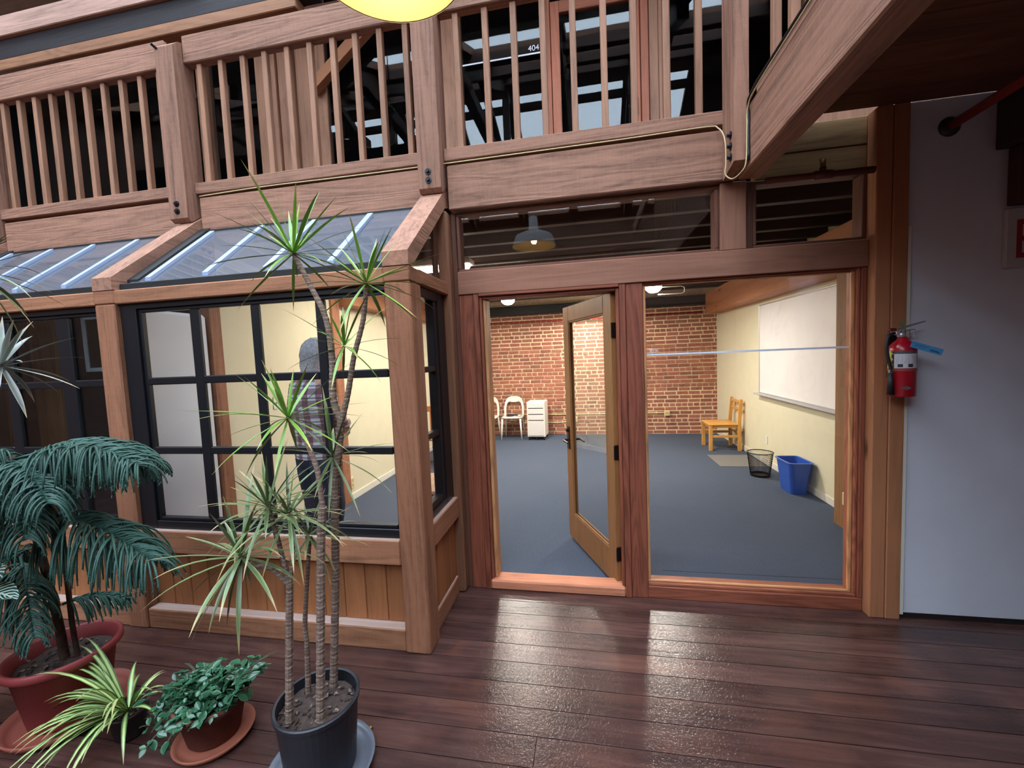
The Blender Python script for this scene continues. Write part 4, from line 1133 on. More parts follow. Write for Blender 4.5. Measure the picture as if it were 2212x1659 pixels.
ed = [('pel', 'sp1'), ('sp1', 'sp2'), ('sp2', 'ch'), ('ch', 'nk'), ('nk', 'nk2'), ('nk2', 'hd'), ('hd', 'top'), ('ch', 'shL'), ('shL', 'elL'), ('elL', 'wrL'), ('wrL', 'haL'), ('ch', 'shR'), ('shR', 'elR'), ('elR', 'wrR'), ('wrR', 'haR'),
      ('pel', 'hpL'), ('hpL', 'knL'), ('knL', 'anL'), ('anL', 'toL'), ('pel', 'hpR'), ('hpR', 'knR'), ('knR', 'anR'), ('anR', 'toR')]
V = [J_[n] for n in names]; Rr = [rad[n] for n in names]; E_ = [(names.index(a), names.index(b)) for a, b in ed]
# face and ears on the head, fingers on the hands
def add(p, r, link):
    V.append(p); Rr.append(r); E_.append((link, len(V) - 1)); return len(V) - 1
ih = names.index('hd')
for sx in (-1, 1): add((sx * .088, .05, 1.695), (.012, .022), ih)
add((0, .165, 1.69), .014, ih)
for s, h in ((-1, 'haL'), (1, 'haR')):
    hx, hy, hz = J_[h]; i0 = names.index(h)
    for k, (dx, ln) in enumerate(((-.027, .066), (-.009, .078), (.009, .074), (.026, .058))):
        a = add((hx + dx, hy + .03, hz - .035), .0095, i0); add((hx + dx * 1.1, hy + .025, hz - .035 - ln), .0075, a)
    a = add((hx - s * .035, hy + .03, hz + .005), .011, i0); add((hx - s * .045, hy + .06, hz - .03), .009, a)
M_SKIN = simple('skin_tone', (206, 158, 132), .5)
skin('body', V, E_, Rr, M_SKIN, PE)
def ell(cx, cy, z, rx, ry, n=28, tilt=0.0): return [(cx + rx * math.cos(t), cy + ry * math.sin(t), z + tilt * math.sin(t)) for t in [2 * math.pi * k / n for k in range(n)]]
sh = MB().loft([ell(0, 0, .885, .196, .145), ell(0, 0, .90, .2, .148), ell(0, -.005, 1.03, .19, .138), ell(0, -.012, 1.18, .19, .135), ell(0, -.02, 1.31, .2, .137), ell(0, -.022, 1.40, .208, .13), ell(0, -.018, 1.465, .195, .115), ell(0, -.008, 1.51, .13, .092), ell(0, .004, 1.54, .078, .072), ell(0, .01, 1.565, .07, .066)])
for s, e, w_ in (('shL', 'elL', 'wrL'), ('shR', 'elR', 'wrR')):
    sg = -1 if s == 'shL' else 1
    P0, P1, P2 = Vector((sg * .165, -.015, 1.455)), Vector(J_[e]), Vector(J_[w_])
    path = [P0, P0.lerp(P1, .35), P0.lerp(P1, .7), P1, P1.lerp(P2, .3), P1.lerp(P2, .65), P1.lerp(P2, .97)]
    sh.tube(path, [.072, .07, .064, .06, .056, .05, .045], 14)
part('shirt', sh, plaid_mat(), PE, local=True, smooth=True)
jn = MB().loft([ell(0, 0, 1.03, .16, .115), ell(0, 0, .97, .175, .125), ell(0, -.005, .90, .183, .135), ell(0, -.005, .83, .178, .13), ell(0, 0, .79, .15, .1)])
for sg, kn, an in ((-1, 'knL', 'anL'), (1, 'knR', 'anR')):
    k_, a_ = J_[kn], J_[an]
    jn.loft([ell(sg * .088, 0, .88, .095, .125), ell(sg * .092, 0, .74, .095, .112), ell(sg * .1, .01, .62, .088, .1), ell(k_[0], k_[1], .5, .08, .088), ell(sg * .115, .005, .35, .076, .084), ell(sg * .118, -.01, .2, .072, .08), ell(a_[0], a_[1], .06, .07, .082)])
part('jeans', jn, simple('dark_denim', (40, 46, 62), .85, 0, .2, .25, 120), PE, local=True, smooth=True)
for s in (-1, 1):
    m = MB(); rings = []
    for (yy, hw, h) in ((-.075, .03, .06), (-.05, .042, .08), (.02, .043, .085), (.09, .048, .06), (.16, .045, .045), (.185, .03, .03)):
        rings.append([(s * .125 + hw * math.cos(a), yy, max(.0, h * .5 + h * .5 * math.sin(a))) for a in [2 * math.pi * j / 12 for j in range(12)]])
    m.loft(rings); part('shoe', m, simple('dark_leather', (30, 26, 26), .5), PE, local=True, smooth=True)
# hair: a shell round the head with locks falling to the collar
hm = MB(); rings = []
for k in range(11):
    t = k / 10; z = 1.815 - .27 * t
    rr = math.sqrt(max(.02, 1 - (1 - min(1, t * 1.9 + .02)) ** 2))
    rings.append([(.098 * rr * (1 + .04 * math.sin(9 * a + k)) * math.cos(a) * (1 - .15 * max(0, t - .7)), .035 + (.115 * rr * (1 + .04 * math.sin(7 * a + 2 * k))) * math.sin(a) - (.075 if math.sin(a) > .2 and t > .3 else 0) * math.sin(a), z + .01 * math.sin(11 * a)) for a in [2 * math.pi * j / 40 for j in range(40)]])
hm.loft(rings)
part('hair', hm, simple('grey_hair', (196, 196, 200), .6, 0, .4, .4, 60, .6), PE, local=True, smooth=True)

# ============================================================ PLANTS
M_LEAF = leaf_mat('dracaena_leaf', (112, 158, 56), (146, 176, 96), (176, 164, 96), .3)
M_LEAF2 = leaf_mat('dracaena_leaf_mature', (92, 112, 66), (124, 136, 100), (156, 138, 96), .3)
M_SPIDER = leaf_mat('spider_leaf', (196, 214, 140), (80, 120, 60), (150, 150, 100), .35, stripe=(74, 116, 58))
def bark_mat():
    w = NT('ringed_grey_bark'); v = w.coords((1, 1, 1)); f = w.noise(v, 40, 5, .6)
    sp = w.n('ShaderNodeSeparateXYZ'); w.l(v, sp.inputs[0])
    t = w.math('FRACT', w.math('ADD', w.math('MULTIPLY', sp.outputs[2], 62.0), w.math('MULTIPLY', f, 1.4)))
    ring = w.math('LESS_THAN', t, .2)
    col = w.ramp(f, [(.3, srgb(96, 76, 66)), (.7, srgb(140, 116, 102))])
    col = w.mix(w.math('MULTIPLY', ring, .55), col, srgb(190, 172, 156))
    w.l(col, w.p.inputs['Base Color']); w.p.inputs['Roughness'].default_value = .8; w.bump(f, .8, .004)
    return w.m
M_BARK = bark_mat()
def soil_mat():
    w = NT('dark_potting_soil'); v = w.coords((1, 1, 1)); f = w.noise(v, 70, 5, .65)
    ge = w.n('ShaderNodeNewGeometry')
    col = w.ramp(f, [(.3, srgb(26, 18, 16)), (.7, srgb(70, 50, 42))])
    chip = w.ramp(ge.outputs['Random Per Island'], [(.55, (0, 0, 0, 1)), (.95, (1, 1, 1, 1))])
    col = w.mix(w.math('MULTIPLY', chip, .7), col, srgb(168, 146, 136))
    w.l(col, w.p.inputs['Base Color']); w.p.inputs['Roughness'].default_value = .8; w.bump(f, 1.0, .006)
    return w.m
M_SOIL = soil_mat()
def soil_disc(r, z, cx, cy, seed):
    r_ = random.Random(seed); m = MB(); seg = 28; rr = [0, .3, .55, .8, 1.0]
    m.v.append((cx, cy, z + .006)); 
    for q in rr[1:]:
        for k in range(seg):
            a = 2 * math.pi * k / seg; m.v.append((cx + r * q * math.cos(a), cy + r * q * math.sin(a), z + r_.uniform(-.006, .006)))
    for k in range(seg): m.f.append([0, 1 + k, 1 + (k + 1) % seg])
    for i in range(3):
        for k in range(seg):
            k2 = (k + 1) % seg; m.f.append([1 + i * seg + k, 1 + (i + 1) * seg + k, 1 + (i + 1) * seg + k2, 1 + i * seg + k2])
    # crumbs and bark chips
    for k in range(90):
        a, q = r_.uniform(0, 6.28), r * math.sqrt(r_.random()) * .95; s = r_.uniform(.004, .010)
        M = Matrix.Translation((cx + q * math.cos(a), cy + q * math.sin(a), z + .006)) @ Matrix.Rotation(r_.uniform(0, 3), 4, 'Z') @ Matrix.Rotation(r_.uniform(-.5, .5), 4, 'X')
        m.box(-s, s, -s * .5, s * .5, -s * .3, s * .3, .001, M)
    return m
def smooth_path(pts, n=4):
    P = [Vector(p) for p in pts]; out = []
    for i in range(len(P) - 1):
        p0, p1, p2, p3 = P[max(i - 1, 0)], P[i], P[i + 1], P[min(i + 2, len(P) - 1)]
        for k in range(n):
            t = k / n
            out.append(.5 * ((2 * p1) + (p2 - p0) * t + (2 * p0 - 5 * p1 + 4 * p2 - p3) * t * t + (3 * p1 - p0 - 3 * p2 + p3) * t ** 3))
    out.append(P[-1]); return out
def ringed(pts, r0, r1, n=5):
    P = smooth_path(pts, n)
    # dense path with little leaf-scar ridges
    dense = []; L = 0
    for a, b in zip(P[:-1], P[1:]):
        k = max(1, int((b - a).length / .008))
        for j in range(k): dense.append(a.lerp(b, j / k))
    dense.append(P[-1]); N = len(dense)
    rs = [(r0 + (r1 - r0) * i / N) * (1.07 if i % 3 == 0 else .98) for i in range(N)]
    return MB().tube(dense, rs, 9)
def rosette(parent, c, n, length, width, mat, seed, up=(0, 0, 1), spread=(-.35, 1.0), droop=(.35, .9)):
    r = random.Random(seed); up = Vector(up).normalized()
    for k in range(n):
        a = k * 2.39996 + r.uniform(-.25, .25); t = k / max(1, n - 1)
        el = spread[0] + (spread[1] - spread[0]) * (t ** 1.15) + r.uniform(-.12, .12)
        d = Vector((math.cos(a) * math.cos(el * 1.35), math.sin(a) * math.cos(el * 1.35), math.sin(el * 1.35)))
        q = Vector((0, 0, 1)).rotation_difference(up); d = q @ d
        L = length * r.uniform(.75, 1.12) * (.8 if t > .85 else 1)
        m = MB().blade(Vector(c) + d * .008, d, L, width * r.uniform(.8, 1.2), r.uniform(*droop) * (1.15 - t), 7, .3)
        part('leaf', m, mat, parent, smooth=True)

DP = empty('potted_dracaena', 'tall dracaena with spiky leaf tufts in a black nursery pot', 'plant', (-1.13, 1.43, .02))
M_POTB = simple('black_nursery_plastic', (28, 30, 38), .45)
part('pot', MB().lathe([(.0, .02), (.125, .02), (.134, .03), (.156, .29), (.163, .292), (.165, .31), (.160, .314), (.151, .312), (.149, .29), (.13, .05), (0, .05)], -1.13, 1.43, 40), M_POTB, DP, smooth=False)
part('soil', soil_disc(.146, .268, -1.13, 1.43, 3), M_SOIL, DP)
part('trunk', ringed([(-1.197, 1.348, .25), (-1.169, 1.348, .578), (-1.144, 1.348, .84)], .0155, .013), M_BARK, DP)
part('trunk', ringed([(-1.22, 1.492, .25), (-1.207, 1.492, .49), (-1.205, 1.49, .6), (-1.146, 1.48, .95)], .012, .007), M_BARK, DP)
part('trunk', ringed([(-1.076, 1.369, .25), (-1.034, 1.369, .761), (-1.009, 1.369, 1.035), (-.995, 1.369, 1.133)], .0165, .015), M_BARK, DP)
part('trunk', ringed([(-1.13, 1.535, .25), (-1.086, 1.543, .753), (-1.061, 1.543, 1.097), (-1.024, 1.543, 1.333), (-1.005, 1.543, 1.44)], .0165, .016), M_BARK, DP)
part('branch', ringed([(-.995, 1.369, 1.12), (-1.003, 1.369, 1.248), (-1.014, 1.369, 1.301), (-1.054, 1.369, 1.406), (-1.112, 1.369, 1.471)], .010, .009), M_BARK, DP)
part('branch', ringed([(-1.005, 1.543, 1.42), (-1.036, 1.543, 1.525), (-1.028, 1.543, 1.677), (-1.042, 1.543, 1.847), (-1.1, 1.543, 1.981), (-1.168, 1.543, 2.119)], .0155, .009), M_BARK, DP)
part('branch', ringed([(-1.005, 1.543, 1.43), (-.968, 1.543, 1.543), (-.93, 1.543, 1.692), (-.879, 1.543, 1.837), (-.856, 1.543, 1.978)], .012, .009), M_BARK, DP)
part('branch', ringed([(-1.03, 1.543, 1.66), (-1.0, 1.54, 1.69), (-.968, 1.54, 1.735)], .007, .006), M_BARK, DP)
part('branch', ringed([(-1.144, 1.348, .83), (-1.2, 1.33, .9), (-1.25, 1.3, .93), (-1.289, 1.288, .964)], .009, .008), M_BARK, DP)
part('branch', ringed([(-1.144, 1.348, .83), (-1.17, 1.35, .95), (-1.19, 1.35, 1.05), (-1.211, 1.348, 1.134)], .009, .008), M_BARK, DP)
part('branch', ringed([(-1.144, 1.348, .83), (-1.135, 1.37, .98), (-1.149, 1.378, 1.097)], .008, .007), M_BARK, DP)
rosette(DP, (-1.168, 1.543, 2.119), 32, .33, .016, M_LEAF, 1, (-.25, 0, 1), (-.35, 1.0), (.15, .8))
rosette(DP, (-.856, 1.543, 1.978), 30, .32, .015, M_LEAF, 2, (.15, 0, 1), (-.45, .95), (.2, .8))
rosette(DP, (-.968, 1.54, 1.735), 18, .24, .013, M_LEAF, 3, (.1, -.1, 1), (-.4, 1.0), (.3, .9))
rosette(DP, (-1.112, 1.369, 1.471), 28, .30, .015, M_LEAF, 4, (-.35, -.2, 1), (-.45, .95), (.25, .8))
rosette(DP, (-1.049, 1.53, 1.284), 20, .27, .014, M_LEAF2, 5, (.1, -.5, 1), (-.4, .95), (.4, .9))
rosette(DP, (-1.211, 1.348, 1.134), 30, .25, .014, M_LEAF2, 6, (-.3, -.2, 1), (-.5, .95), (.6, 1.4))
rosette(DP, (-1.149, 1.378, 1.097), 34, .26, .014, M_LEAF2, 7, (.1, -.2, 1), (-.5, .9), (.7, 1.6))
rosette(DP, (-1.146, 1.48, .97), 22, .23, .013, M_LEAF2, 8, (.2, 0, 1), (-.5, .9), (.7, 1.5))
rosette(DP, (-1.289, 1.288, .964), 32, .31, .018, M_LEAF2, 9, (-.6, -.2, .8), (-.6, .85), (.9, 1.9))
S1 = single('plant_saucer', 'clear grey plastic saucer under the black nursery pot', 'saucer', MB().lathe([(0, .001), (.165, .001), (.2, .018), (.21, .034), (.206, .037), (.19, .02), (.16, .012), (0, .012)], -1.13, 1.43, 40), simple('clear_grey_plastic', (98, 102, 112), .3), smooth=True)

# Norfolk pine in the red planter
NP = empty('potted_norfolk_pine', 'drooping dark green Norfolk pine in a large red planter', 'plant', (-2.55, 1.5, .02))
M_POTR = simple('red_clay_plastic', (140, 58, 58), .5, 0, .4, .08, 14)
part('planter', MB().lathe([(0, .022), (.135, .022), (.145, .035), (.185, .30), (.2, .305), (.214, .32), (.214, .345), (.205, .352), (.192, .345), (.178, .28), (.14, .05), (0, .05)], -2.55, 1.5, 44), M_POTR, NP, smooth=True)
part('soil', soil_disc(.176, .285, -2.55, 1.5, 5), M_SOIL, NP)
part('trunk', MB().tube(smooth_path([(-2.55, 1.5, .26), (-2.57, 1.5, .5), (-2.62, 1.49, .9), (-2.68, 1.47, 1.3)]), [.02 - .0006 * i for i in range(13)], 9), simple('brown_bark', (74, 56, 46), .9, 0, .2, .4, 40, .8), NP, smooth=True)
part('trunk', MB().tube(smooth_path([(-2.5, 1.52, .26), (-2.53, 1.53, .45), (-2.56, 1.55, .75)]), .011, 8), simple('brown_bark', (74, 56, 46), .9), NP, smooth=True)
M_PINE = simple('pine_needles', (46, 80, 70), .55, 0, .4, .35, 9, 0, .3)
def frond(a, b, sag, n, ln, seed, spread=.5):
    """a drooping branch from a to b carrying rows of hanging needle-clad branchlets"""
    r = random.Random(seed); a, b = Vector(a), Vector(b); m = MB()
    def pt(t): return a.lerp(b, t) + Vector((0, 0, sag * 4 * t * (1 - t)))
    m.tube([pt(k / 10) for k in range(11)], [.007 - .0005 * k for k in range(11)], 6)
    ax = (b - a).normalized(); sd = ax.cross(Vector((0, 0, 1))).normalized()
    for k in range(n):
        t = .12 + .88 * k / n
        for s in (-1, 1):
            p = pt(t); L = ln * (1.05 - .55 * t ** 3) * r.uniform(.8, 1.15)
            d = (sd * s * spread * r.uniform(.6, 1.3) + ax * r.uniform(.3, .7) + Vector((0, 0, r.uniform(-.1, .35)))).normalized()
            pts = [p]
            for j in range(7):
                p = p + d * L / 7; d = (d + Vector((0, 0, -.42))).normalized(); pts.append(p.copy())
            m.tube(pts, [.0038, .0048, .005, .0048, .0045, .004, .0034, .002], 4)
            # needle barbs along the branchlet
            for j in range(1, 8):
                for q in range(4):
                    an = r.uniform(0, 6.28); bse = pts[j].lerp(pts[j - 1], r.random())
                    dd = Vector((math.cos(an), math.sin(an), -.9)).normalized() * .016
                    w = Vector((-math.sin(an), math.cos(an), 0)) * .0016
                    i0 = len(m.v); m.v += [tuple(bse - w), tuple(bse + w), tuple(bse + dd)]; m.f.append([i0, i0 + 1, i0 + 2])
    return m
FR = [((-2.66, 1.47, 1.24), (-1.96, 1.48, 1.25), .09, 84, .27, 1), ((-2.62, 1.5, .98), (-1.93, 1.47, .82), .07, 84, .31, 2), ((-2.66, 1.47, 1.25), (-2.42, 1.08, 1.02), .06, 60, .24, 3),
      ((-2.7, 1.5, 1.26), (-2.05, 1.62, 1.22), .1, 70, .25, 11), ((-2.66, 1.45, .82), (-2.42, 1.33, .52), .04, 50, .17, 12), ((-2.68, 1.47, 1.27), (-2.2, 1.3, 1.14), .05, 64, .24, 13), ((-2.68, 1.5, 1.1), (-2.35, 1.3, .98), .05, 50, .22, 14),
      ((-2.66, 1.47, 1.25), (-3.3, 1.6, 1.15), .08, 60, .25, 4), ((-2.6, 1.5, .8), (-2.75, 1.02, .5), .05, 60, .28, 5), ((-2.6, 1.5, .85), (-3.2, 1.4, .55), .06, 60, .26, 6),
      ((-2.67, 1.47, 1.28), (-2.35, 1.82, 1.18), .06, 50, .22, 7), ((-2.56, 1.52, .55), (-2.38, 1.66, .5), .03, 26, .14, 8), ((-2.68, 1.47, 1.3), (-2.62, 1.3, 1.36), .02, 30, .12, 9)]
for f in FR: part('frond', frond(*f), M_PINE, NP, smooth=True)
S2 = single('plant_saucer', 'red clay saucer under the large red planter', 'saucer', MB().lathe([(0, .001), (.19, .001), (.225, .02), (.24, .05), (.234, .054), (.215, .028), (.185, .02), (0, .02)], -2.55, 1.5, 44), simple('red_saucer', (150, 78, 66), .5), smooth=True)

# bushy small-leaved plant in terracotta
BP = empty('potted_bush', 'bushy glossy small-leaved plant spilling over a terracotta pot', 'plant', (-1.71, 1.49, .025))
M_TERRA = simple('mossy_terracotta', (104, 62, 52), .85, 0, .2, .3, 12, .3)
part('pot', MB().lathe([(0, .026), (.095, .026), (.102, .035), (.128, .165), (.14, .168), (.146, .2), (.138, .206), (.128, .2), (.118, .16), (.09, .05), (0, .05)], -1.71, 1.49, 36), M_TERRA, BP, smooth=True)
part('soil', soil_disc(.12, .172, -1.71, 1.49, 8), M_SOIL, BP)
M_BUSH = leaf_mat('glossy_bush_leaf', (42, 84, 58), (56, 98, 70), (76, 110, 80), .22)
rb = random.Random(21)
proto = []
for k in range(4):
    m = MB(); m.uv = []; L, Wd = .030 + .004 * k, .021 + .002 * k
    cen = []
    for j in range(6):
        t = j / 5; w = Wd * .5 * math.sin(math.pi * min(.97, max(.04, t * .92 + .05))) ** .8
        zc = -.010 * t * t
        m.v += [(-w, t * L, zc + .004), (0, t * L, zc), (w, t * L, zc + .004)]; m.uv += [(0, t * .8), (.5, t * .8), (1, t * .8)]
    for j in range(5):
        a = 3 * j; m.f += [[a, a + 1, a + 4, a + 3], [a + 1, a + 2, a + 5, a + 4]]
    me = m.mesh('leaf', (0, 0, 0), True); me.materials.append(M_BUSH); proto.append(me)
stems = MB(); nleaf = 0
for k in range(40):
    a = rb.uniform(0, 6.28)
    # most stems lean out over the left side of the pot
    if k % 5 < 2: a = math.pi + rb.uniform(-.8, .8)
    d = Vector((math.cos(a), math.sin(a), rb.uniform(.8, 2.2))).normalized()
    p = Vector((-1.71 + .07 * math.cos(a) * rb.random(), 1.49 + .07 * math.sin(a) * rb.random(), .17))
    L = rb.uniform(.14, .30); pts = [p.copy()]
    sag = .55 if math.cos(a) < -.3 else .3
    for j in range(8):
        p = p + d * L / 8; d = (d + Vector((0, 0, -sag * .45)) + Vector((rb.uniform(-.1, .1), rb.uniform(-.1, .1), 0))).normalized(); pts.append(p.copy())
    stems.tube(pts, .0018, 4)
    for j in range(1, 9):
        if nleaf >= 285: break
        for s in ((0, 1) if rb.random() < .75 else (0,)):
            if nleaf >= 285: break
            o = bpy.data.objects.new('leaf', proto[rb.randrange(4)]); COL.objects.link(o); o.parent = BP
            o.location = pts[j] - BP.location
            o.rotation_euler = (rb.uniform(-.6, .6), rb.uniform(-.5, .5), rb.uniform(0, 6.28)); sc = rb.uniform(.75, 1.35); o.scale = (sc, sc, sc)
            nleaf += 1
mass = MB(); mass.uv = []
for k in range(700):
    a = rb.uniform(0, 6.28); q = math.sqrt(rb.random()) * .15; z = .19 + .13 * (1 - (q / .16) ** 2) * rb.uniform(.2, 1.0)
    if rb.random() < .3: a = math.pi + rb.uniform(-.7, .7); q = rb.uniform(.08, .24); z = .24 - .55 * max(0, q - .1) + rb.uniform(-.05, .05)
    Mx = Matrix.Translation((-1.71 + q * math.cos(a), 1.49 + q * math.sin(a), max(.05, z))) @ Matrix.Rotation(rb.uniform(0, 6.28), 4, 'Z') @ Matrix.Rotation(rb.uniform(-.8, .8), 4, 'X') @ Matrix.Rotation(rb.uniform(-.6, .6), 4, 'Y') @ Matrix.Scale(rb.uniform(.6, 1.1), 4)
    src = proto[rb.randrange(4)]; b0_ = len(mass.v)
    mass.v += [tuple(Mx @ vv.co) for vv in src.vertices]
    mass.uv += [(.5 * (i % 3), .8 * (i // 3) / 5) for i in range(len(src.vertices))]
    mass.f += [[i + b0_ for i in pl.vertices] for pl in src.polygons]
part('small_leaves', mass, M_BUSH, BP, smooth=True, kind='stuff')
part('stems', stems, simple('green_stem', (66, 84, 56), .6), BP)
S3 = single('plant_saucer', 'terracotta saucer under the bushy small plant', 'saucer', MB().lathe([(0, .001), (.12, .001), (.145, .012), (.158, .034), (.152, .037), (.14, .022), (.12, .024), (0, .024)], -1.71, 1.49, 36), simple('terracotta_saucer', (150, 84, 64), .7), smooth=True)

# spider plant
SP = empty('spider_plant', 'striped spider plant with arching leaves in front of the red planter', 'plant', (-2.13, 1.45, 0))
part('pot', MB().lathe([(0, .001), (.05, .001), (.056, .01), (.07, .11), (.074, .112), (.074, .122), (.066, .122), (.052, .03), (0, .03)], -2.13, 1.45, 28), simple('dark_plastic', (40, 28, 28), .5), SP, smooth=True)
part('soil', soil_disc(.062, .11, -2.13, 1.45, 9), M_SOIL, SP)
rs = random.Random(14)
for k in range(54):
    a = rs.uniform(0, 6.28)
    if k % 3 < 2: a = math.radians(rs.uniform(165, 320))
    el = rs.uniform(.35, 1.15)
    d = Vector((math.cos(a) * math.cos(el), math.sin(a) * math.cos(el), math.sin(el)))
    Lr = rs.uniform(.26, .44) if math.radians(160) < a < math.radians(325) else rs.uniform(.14, .24)
    m = MB().blade((-2.13 + .015 * math.cos(a), 1.45 + .015 * math.sin(a), .12), d, Lr, rs.uniform(.018, .025), rs.uniform(1.3, 2.1), 9, .3)
    m.v = [(x, yy, max(.004 + .002 * rs.random(), z)) for x, yy, z in m.v]
    part('leaf', m, M_SPIDER, SP, smooth=True)

# second dracaena, mostly outside the left edge
D2P = empty('potted_dracaena', 'dracaena reaching in from the left edge above the pine', 'plant', (-2.95, .95, 0))
part('pot', MB().lathe([(0, .001), (.13, .001), (.17, .3), (.178, .31), (.17, .315), (.155, .3), (.12, .05), (0, .05)], -2.95, .95, 32), M_POTB, D2P)
part('soil', soil_disc(.15, .27, -2.95, .95, 12), M_SOIL, D2P)
part('trunk', ringed([(-2.95, .95, .25), (-2.85, .98, .8), (-2.6, 1.08, 1.4), (-2.3, 1.18, 1.66), (-2.19, 1.2, 1.70)], .017, .009), M_BARK, D2P)
part('trunk', ringed([(-2.97, .97, .25), (-2.92, 1.0, 1.0), (-2.7, 1.1, 1.75), (-2.4, 1.16, 2.0), (-2.28, 1.2, 2.06)], .017, .009), M_BARK, D2P)
rosette(D2P, (-2.18, 1.2, 1.71), 26, .24, .022, leaf_mat('silvery_dracaena_leaf', (128, 140, 124), (190, 186, 196), (190, 170, 140), .3), 31, (.2, -.2, 1), (-.5, .95), (.5, 1.2))
rosette(D2P, (-2.27, 1.2, 2.07), 26, .30, .017, M_LEAF2, 32, (.4, 0, .8), (-.6, .9), (.9, 1.8))
# white-veined foliage plant at the left edge
VP = empty('veined_plant', 'plant with white-veined dark leaves at the left edge below the pine', 'plant', (-3.0, 1.3, 0))
part('pot', MB().lathe([(0, .001), (.1, .001), (.13, .26), (.136, .27), (.128, .275), (.115, .26), (.09, .05), (0, .05)], -3.0, 1.3, 28), M_POTB, VP)
part('soil', soil_disc(.115, .24, -3.0, 1.3, 13), M_SOIL, VP)
def vein_mat():
    w = NT('white_veined_leaf'); uv = w.n('ShaderNodeUVMap'); uv.uv_map = 'UV'; sp = w.n('ShaderNodeSeparateXYZ'); w.l(uv.outputs[0], sp.inputs[0])
    u = w.math('ABSOLUTE', w.math('SUBTRACT', sp.outputs[0], .5))
    t = w.math('FRACT', w.math('ADD', w.math('MULTIPLY', sp.outputs[1], 9.0), w.math('MULTIPLY', u, -6.0)))
    st = w.math('LESS_THAN', t, .38); mid = w.math('LESS_THAN', u, .04)
    col = w.mix(w.math('MAXIMUM', st, mid), srgb(28, 66, 52), srgb(206, 226, 214))
    w.l(col, w.p.inputs['Base Color']); w.p.inputs['Roughness'].default_value = .35
    return w.m
VM = vein_mat()
for k, (px_, py_, pz_, az) in enumerate(((-2.50, 1.26, .84, -.2), (-2.45, 1.26, .77, .3), (-2.6, 1.2, .8, -1.2), (-2.9, 1.25, .7, 2.6), (-2.8, 1.15, .62, -1.4), (-2.75, 1.3, .7, .9))):
    base = Vector((px_ - .09 * math.cos(az), py_ - .09 * math.sin(az), pz_))
    part('stem', MB().tube(smooth_path([(-3.0, 1.3, .24), (-2.95, 1.29, .5), tuple(base)]), .004, 6), simple('green_stem', (66, 84, 56), .6), VP)
    m = MB(); m.uv = []
    for j in range(9):
        t = j / 8; w_ = .05 * math.sin(math.pi * max(.03, min(.97, t))) ** .7
        c = base + Vector((math.cos(az), math.sin(az), .25 - .5 * t)) * (.15 * t)
        sd = Vector((-math.sin(az), math.cos(az), .25))
        for u in (-1, -.5, 0, .5, 1): m.v.append(tuple(c + sd * w_ * u + Vector((0, 0, .012 * abs(u))))); m.uv.append((.5 + .5 * u, t))
    for j in range(8):
        for q in range(4): a = 5 * j + q; m.f.append([a, a + 1, a + 6, a + 5])
    part('leaf', m, VM, VP, smooth=True)

# brass bolt on the floor
m = MB().tube([(-1.085, 1.645, .006), (-1.03, 1.627, .006)], .0045, 8); m.tube([(-1.03, 1.627, .006), (-1.018, 1.623, .006)], [.008, .011], 10); m.tube([(-1.094, 1.648, .006), (-1.085, 1.645, .006)], [.007, .006], 8)
single('brass_peg', 'small brass peg lying on the planks beside the black pot', 'peg', m, simple('old_brass', (190, 140, 80), .35, .6), smooth=True)

# ============================================================ WALL THINGS
FX = empty('fire_extinguisher', 'red fire extinguisher with a blue tag hanging at the corner post', 'fire extinguisher', (1.712, 2.672, 1.35))
ex, ey, er = 1.712, 2.672, .0615
M_EXT = simple('red_enamel', (172, 18, 36), .28, 0, .5, coat=.3)
part('cylinder', MB().lathe([(0, 1.352), (er - .006, 1.35), (er, 1.356), (er, 1.612), (er - .006, 1.632), (er - .02, 1.652), (.026, 1.665), (.022, 1.68), (0, 1.68)], ex, ey, 36), M_EXT, FX, smooth=True)
def patch(p0, p1, z0, z1, dr, mat, name):
    m = MB(); n = 14
    for k in range(n + 1):
        a = math.radians(p0 + (p1 - p0) * k / n)
        for r_ in (er + dr, er + dr + .0006):
            for z in (z0, z1): m.v.append((ex + r_ * math.cos(a), ey + r_ * math.sin(a), z))
    for k in range(n):
        b = 4 * k
        m.f += [[b + 2, b + 6, b + 7, b + 3], [b, b + 1, b + 5, b + 4], [b, b + 4, b + 6, b + 2], [b + 1, b + 3, b + 7, b + 5]]
    m.f += [[0, 2, 3, 1], [4 * n, 4 * n + 1, 4 * n + 3, 4 * n + 2]]
    return part(name, m, mat, FX)
def label_mat():
    w = NT('printed_label'); tc = w.n('ShaderNodeTexCoord'); sp = w.n('ShaderNodeSeparateXYZ'); w.l(tc.outputs['Object'], sp.inputs[0])
    z = sp.outputs[2]
    lines = w.math('LESS_THAN', w.math('FRACT', w.math('MULTIPLY', z, 150)), .35)
    vec = w.n('ShaderNodeMapping'); vec.inputs['Scale'].default_value = (1, 1, .1); w.l(tc.outputs['Object'], vec.inputs[0])
    words = w.math('GREATER_THAN', w.noise(vec.outputs[0], 260, 2), .5)
    zone = w.math('MULTIPLY', w.math('LESS_THAN', z, .022), w.math('GREATER_THAN', z, -.022))
    top = w.math('GREATER_THAN', z, .031)
    k = w.math('MAXIMUM', w.math('MULTIPLY', w.math('MULTIPLY', lines, words), w.math('MULTIPLY', zone, .6)), w.math('MULTIPLY', top, .9))
    col = w.mix(k, srgb(212, 212, 220), srgb(40, 40, 52)); w.l(col, w.p.inputs['Base Color']); w.p.inputs['Roughness'].default_value = .4
    return w.m
patch(-154, -54, 1.510, 1.605, .0003, label_mat(), 'instruction_label')
patch(-197, -167, 1.507, 1.603, .0003, simple('yellow_label', (214, 206, 60), .45), 'yellow_label')
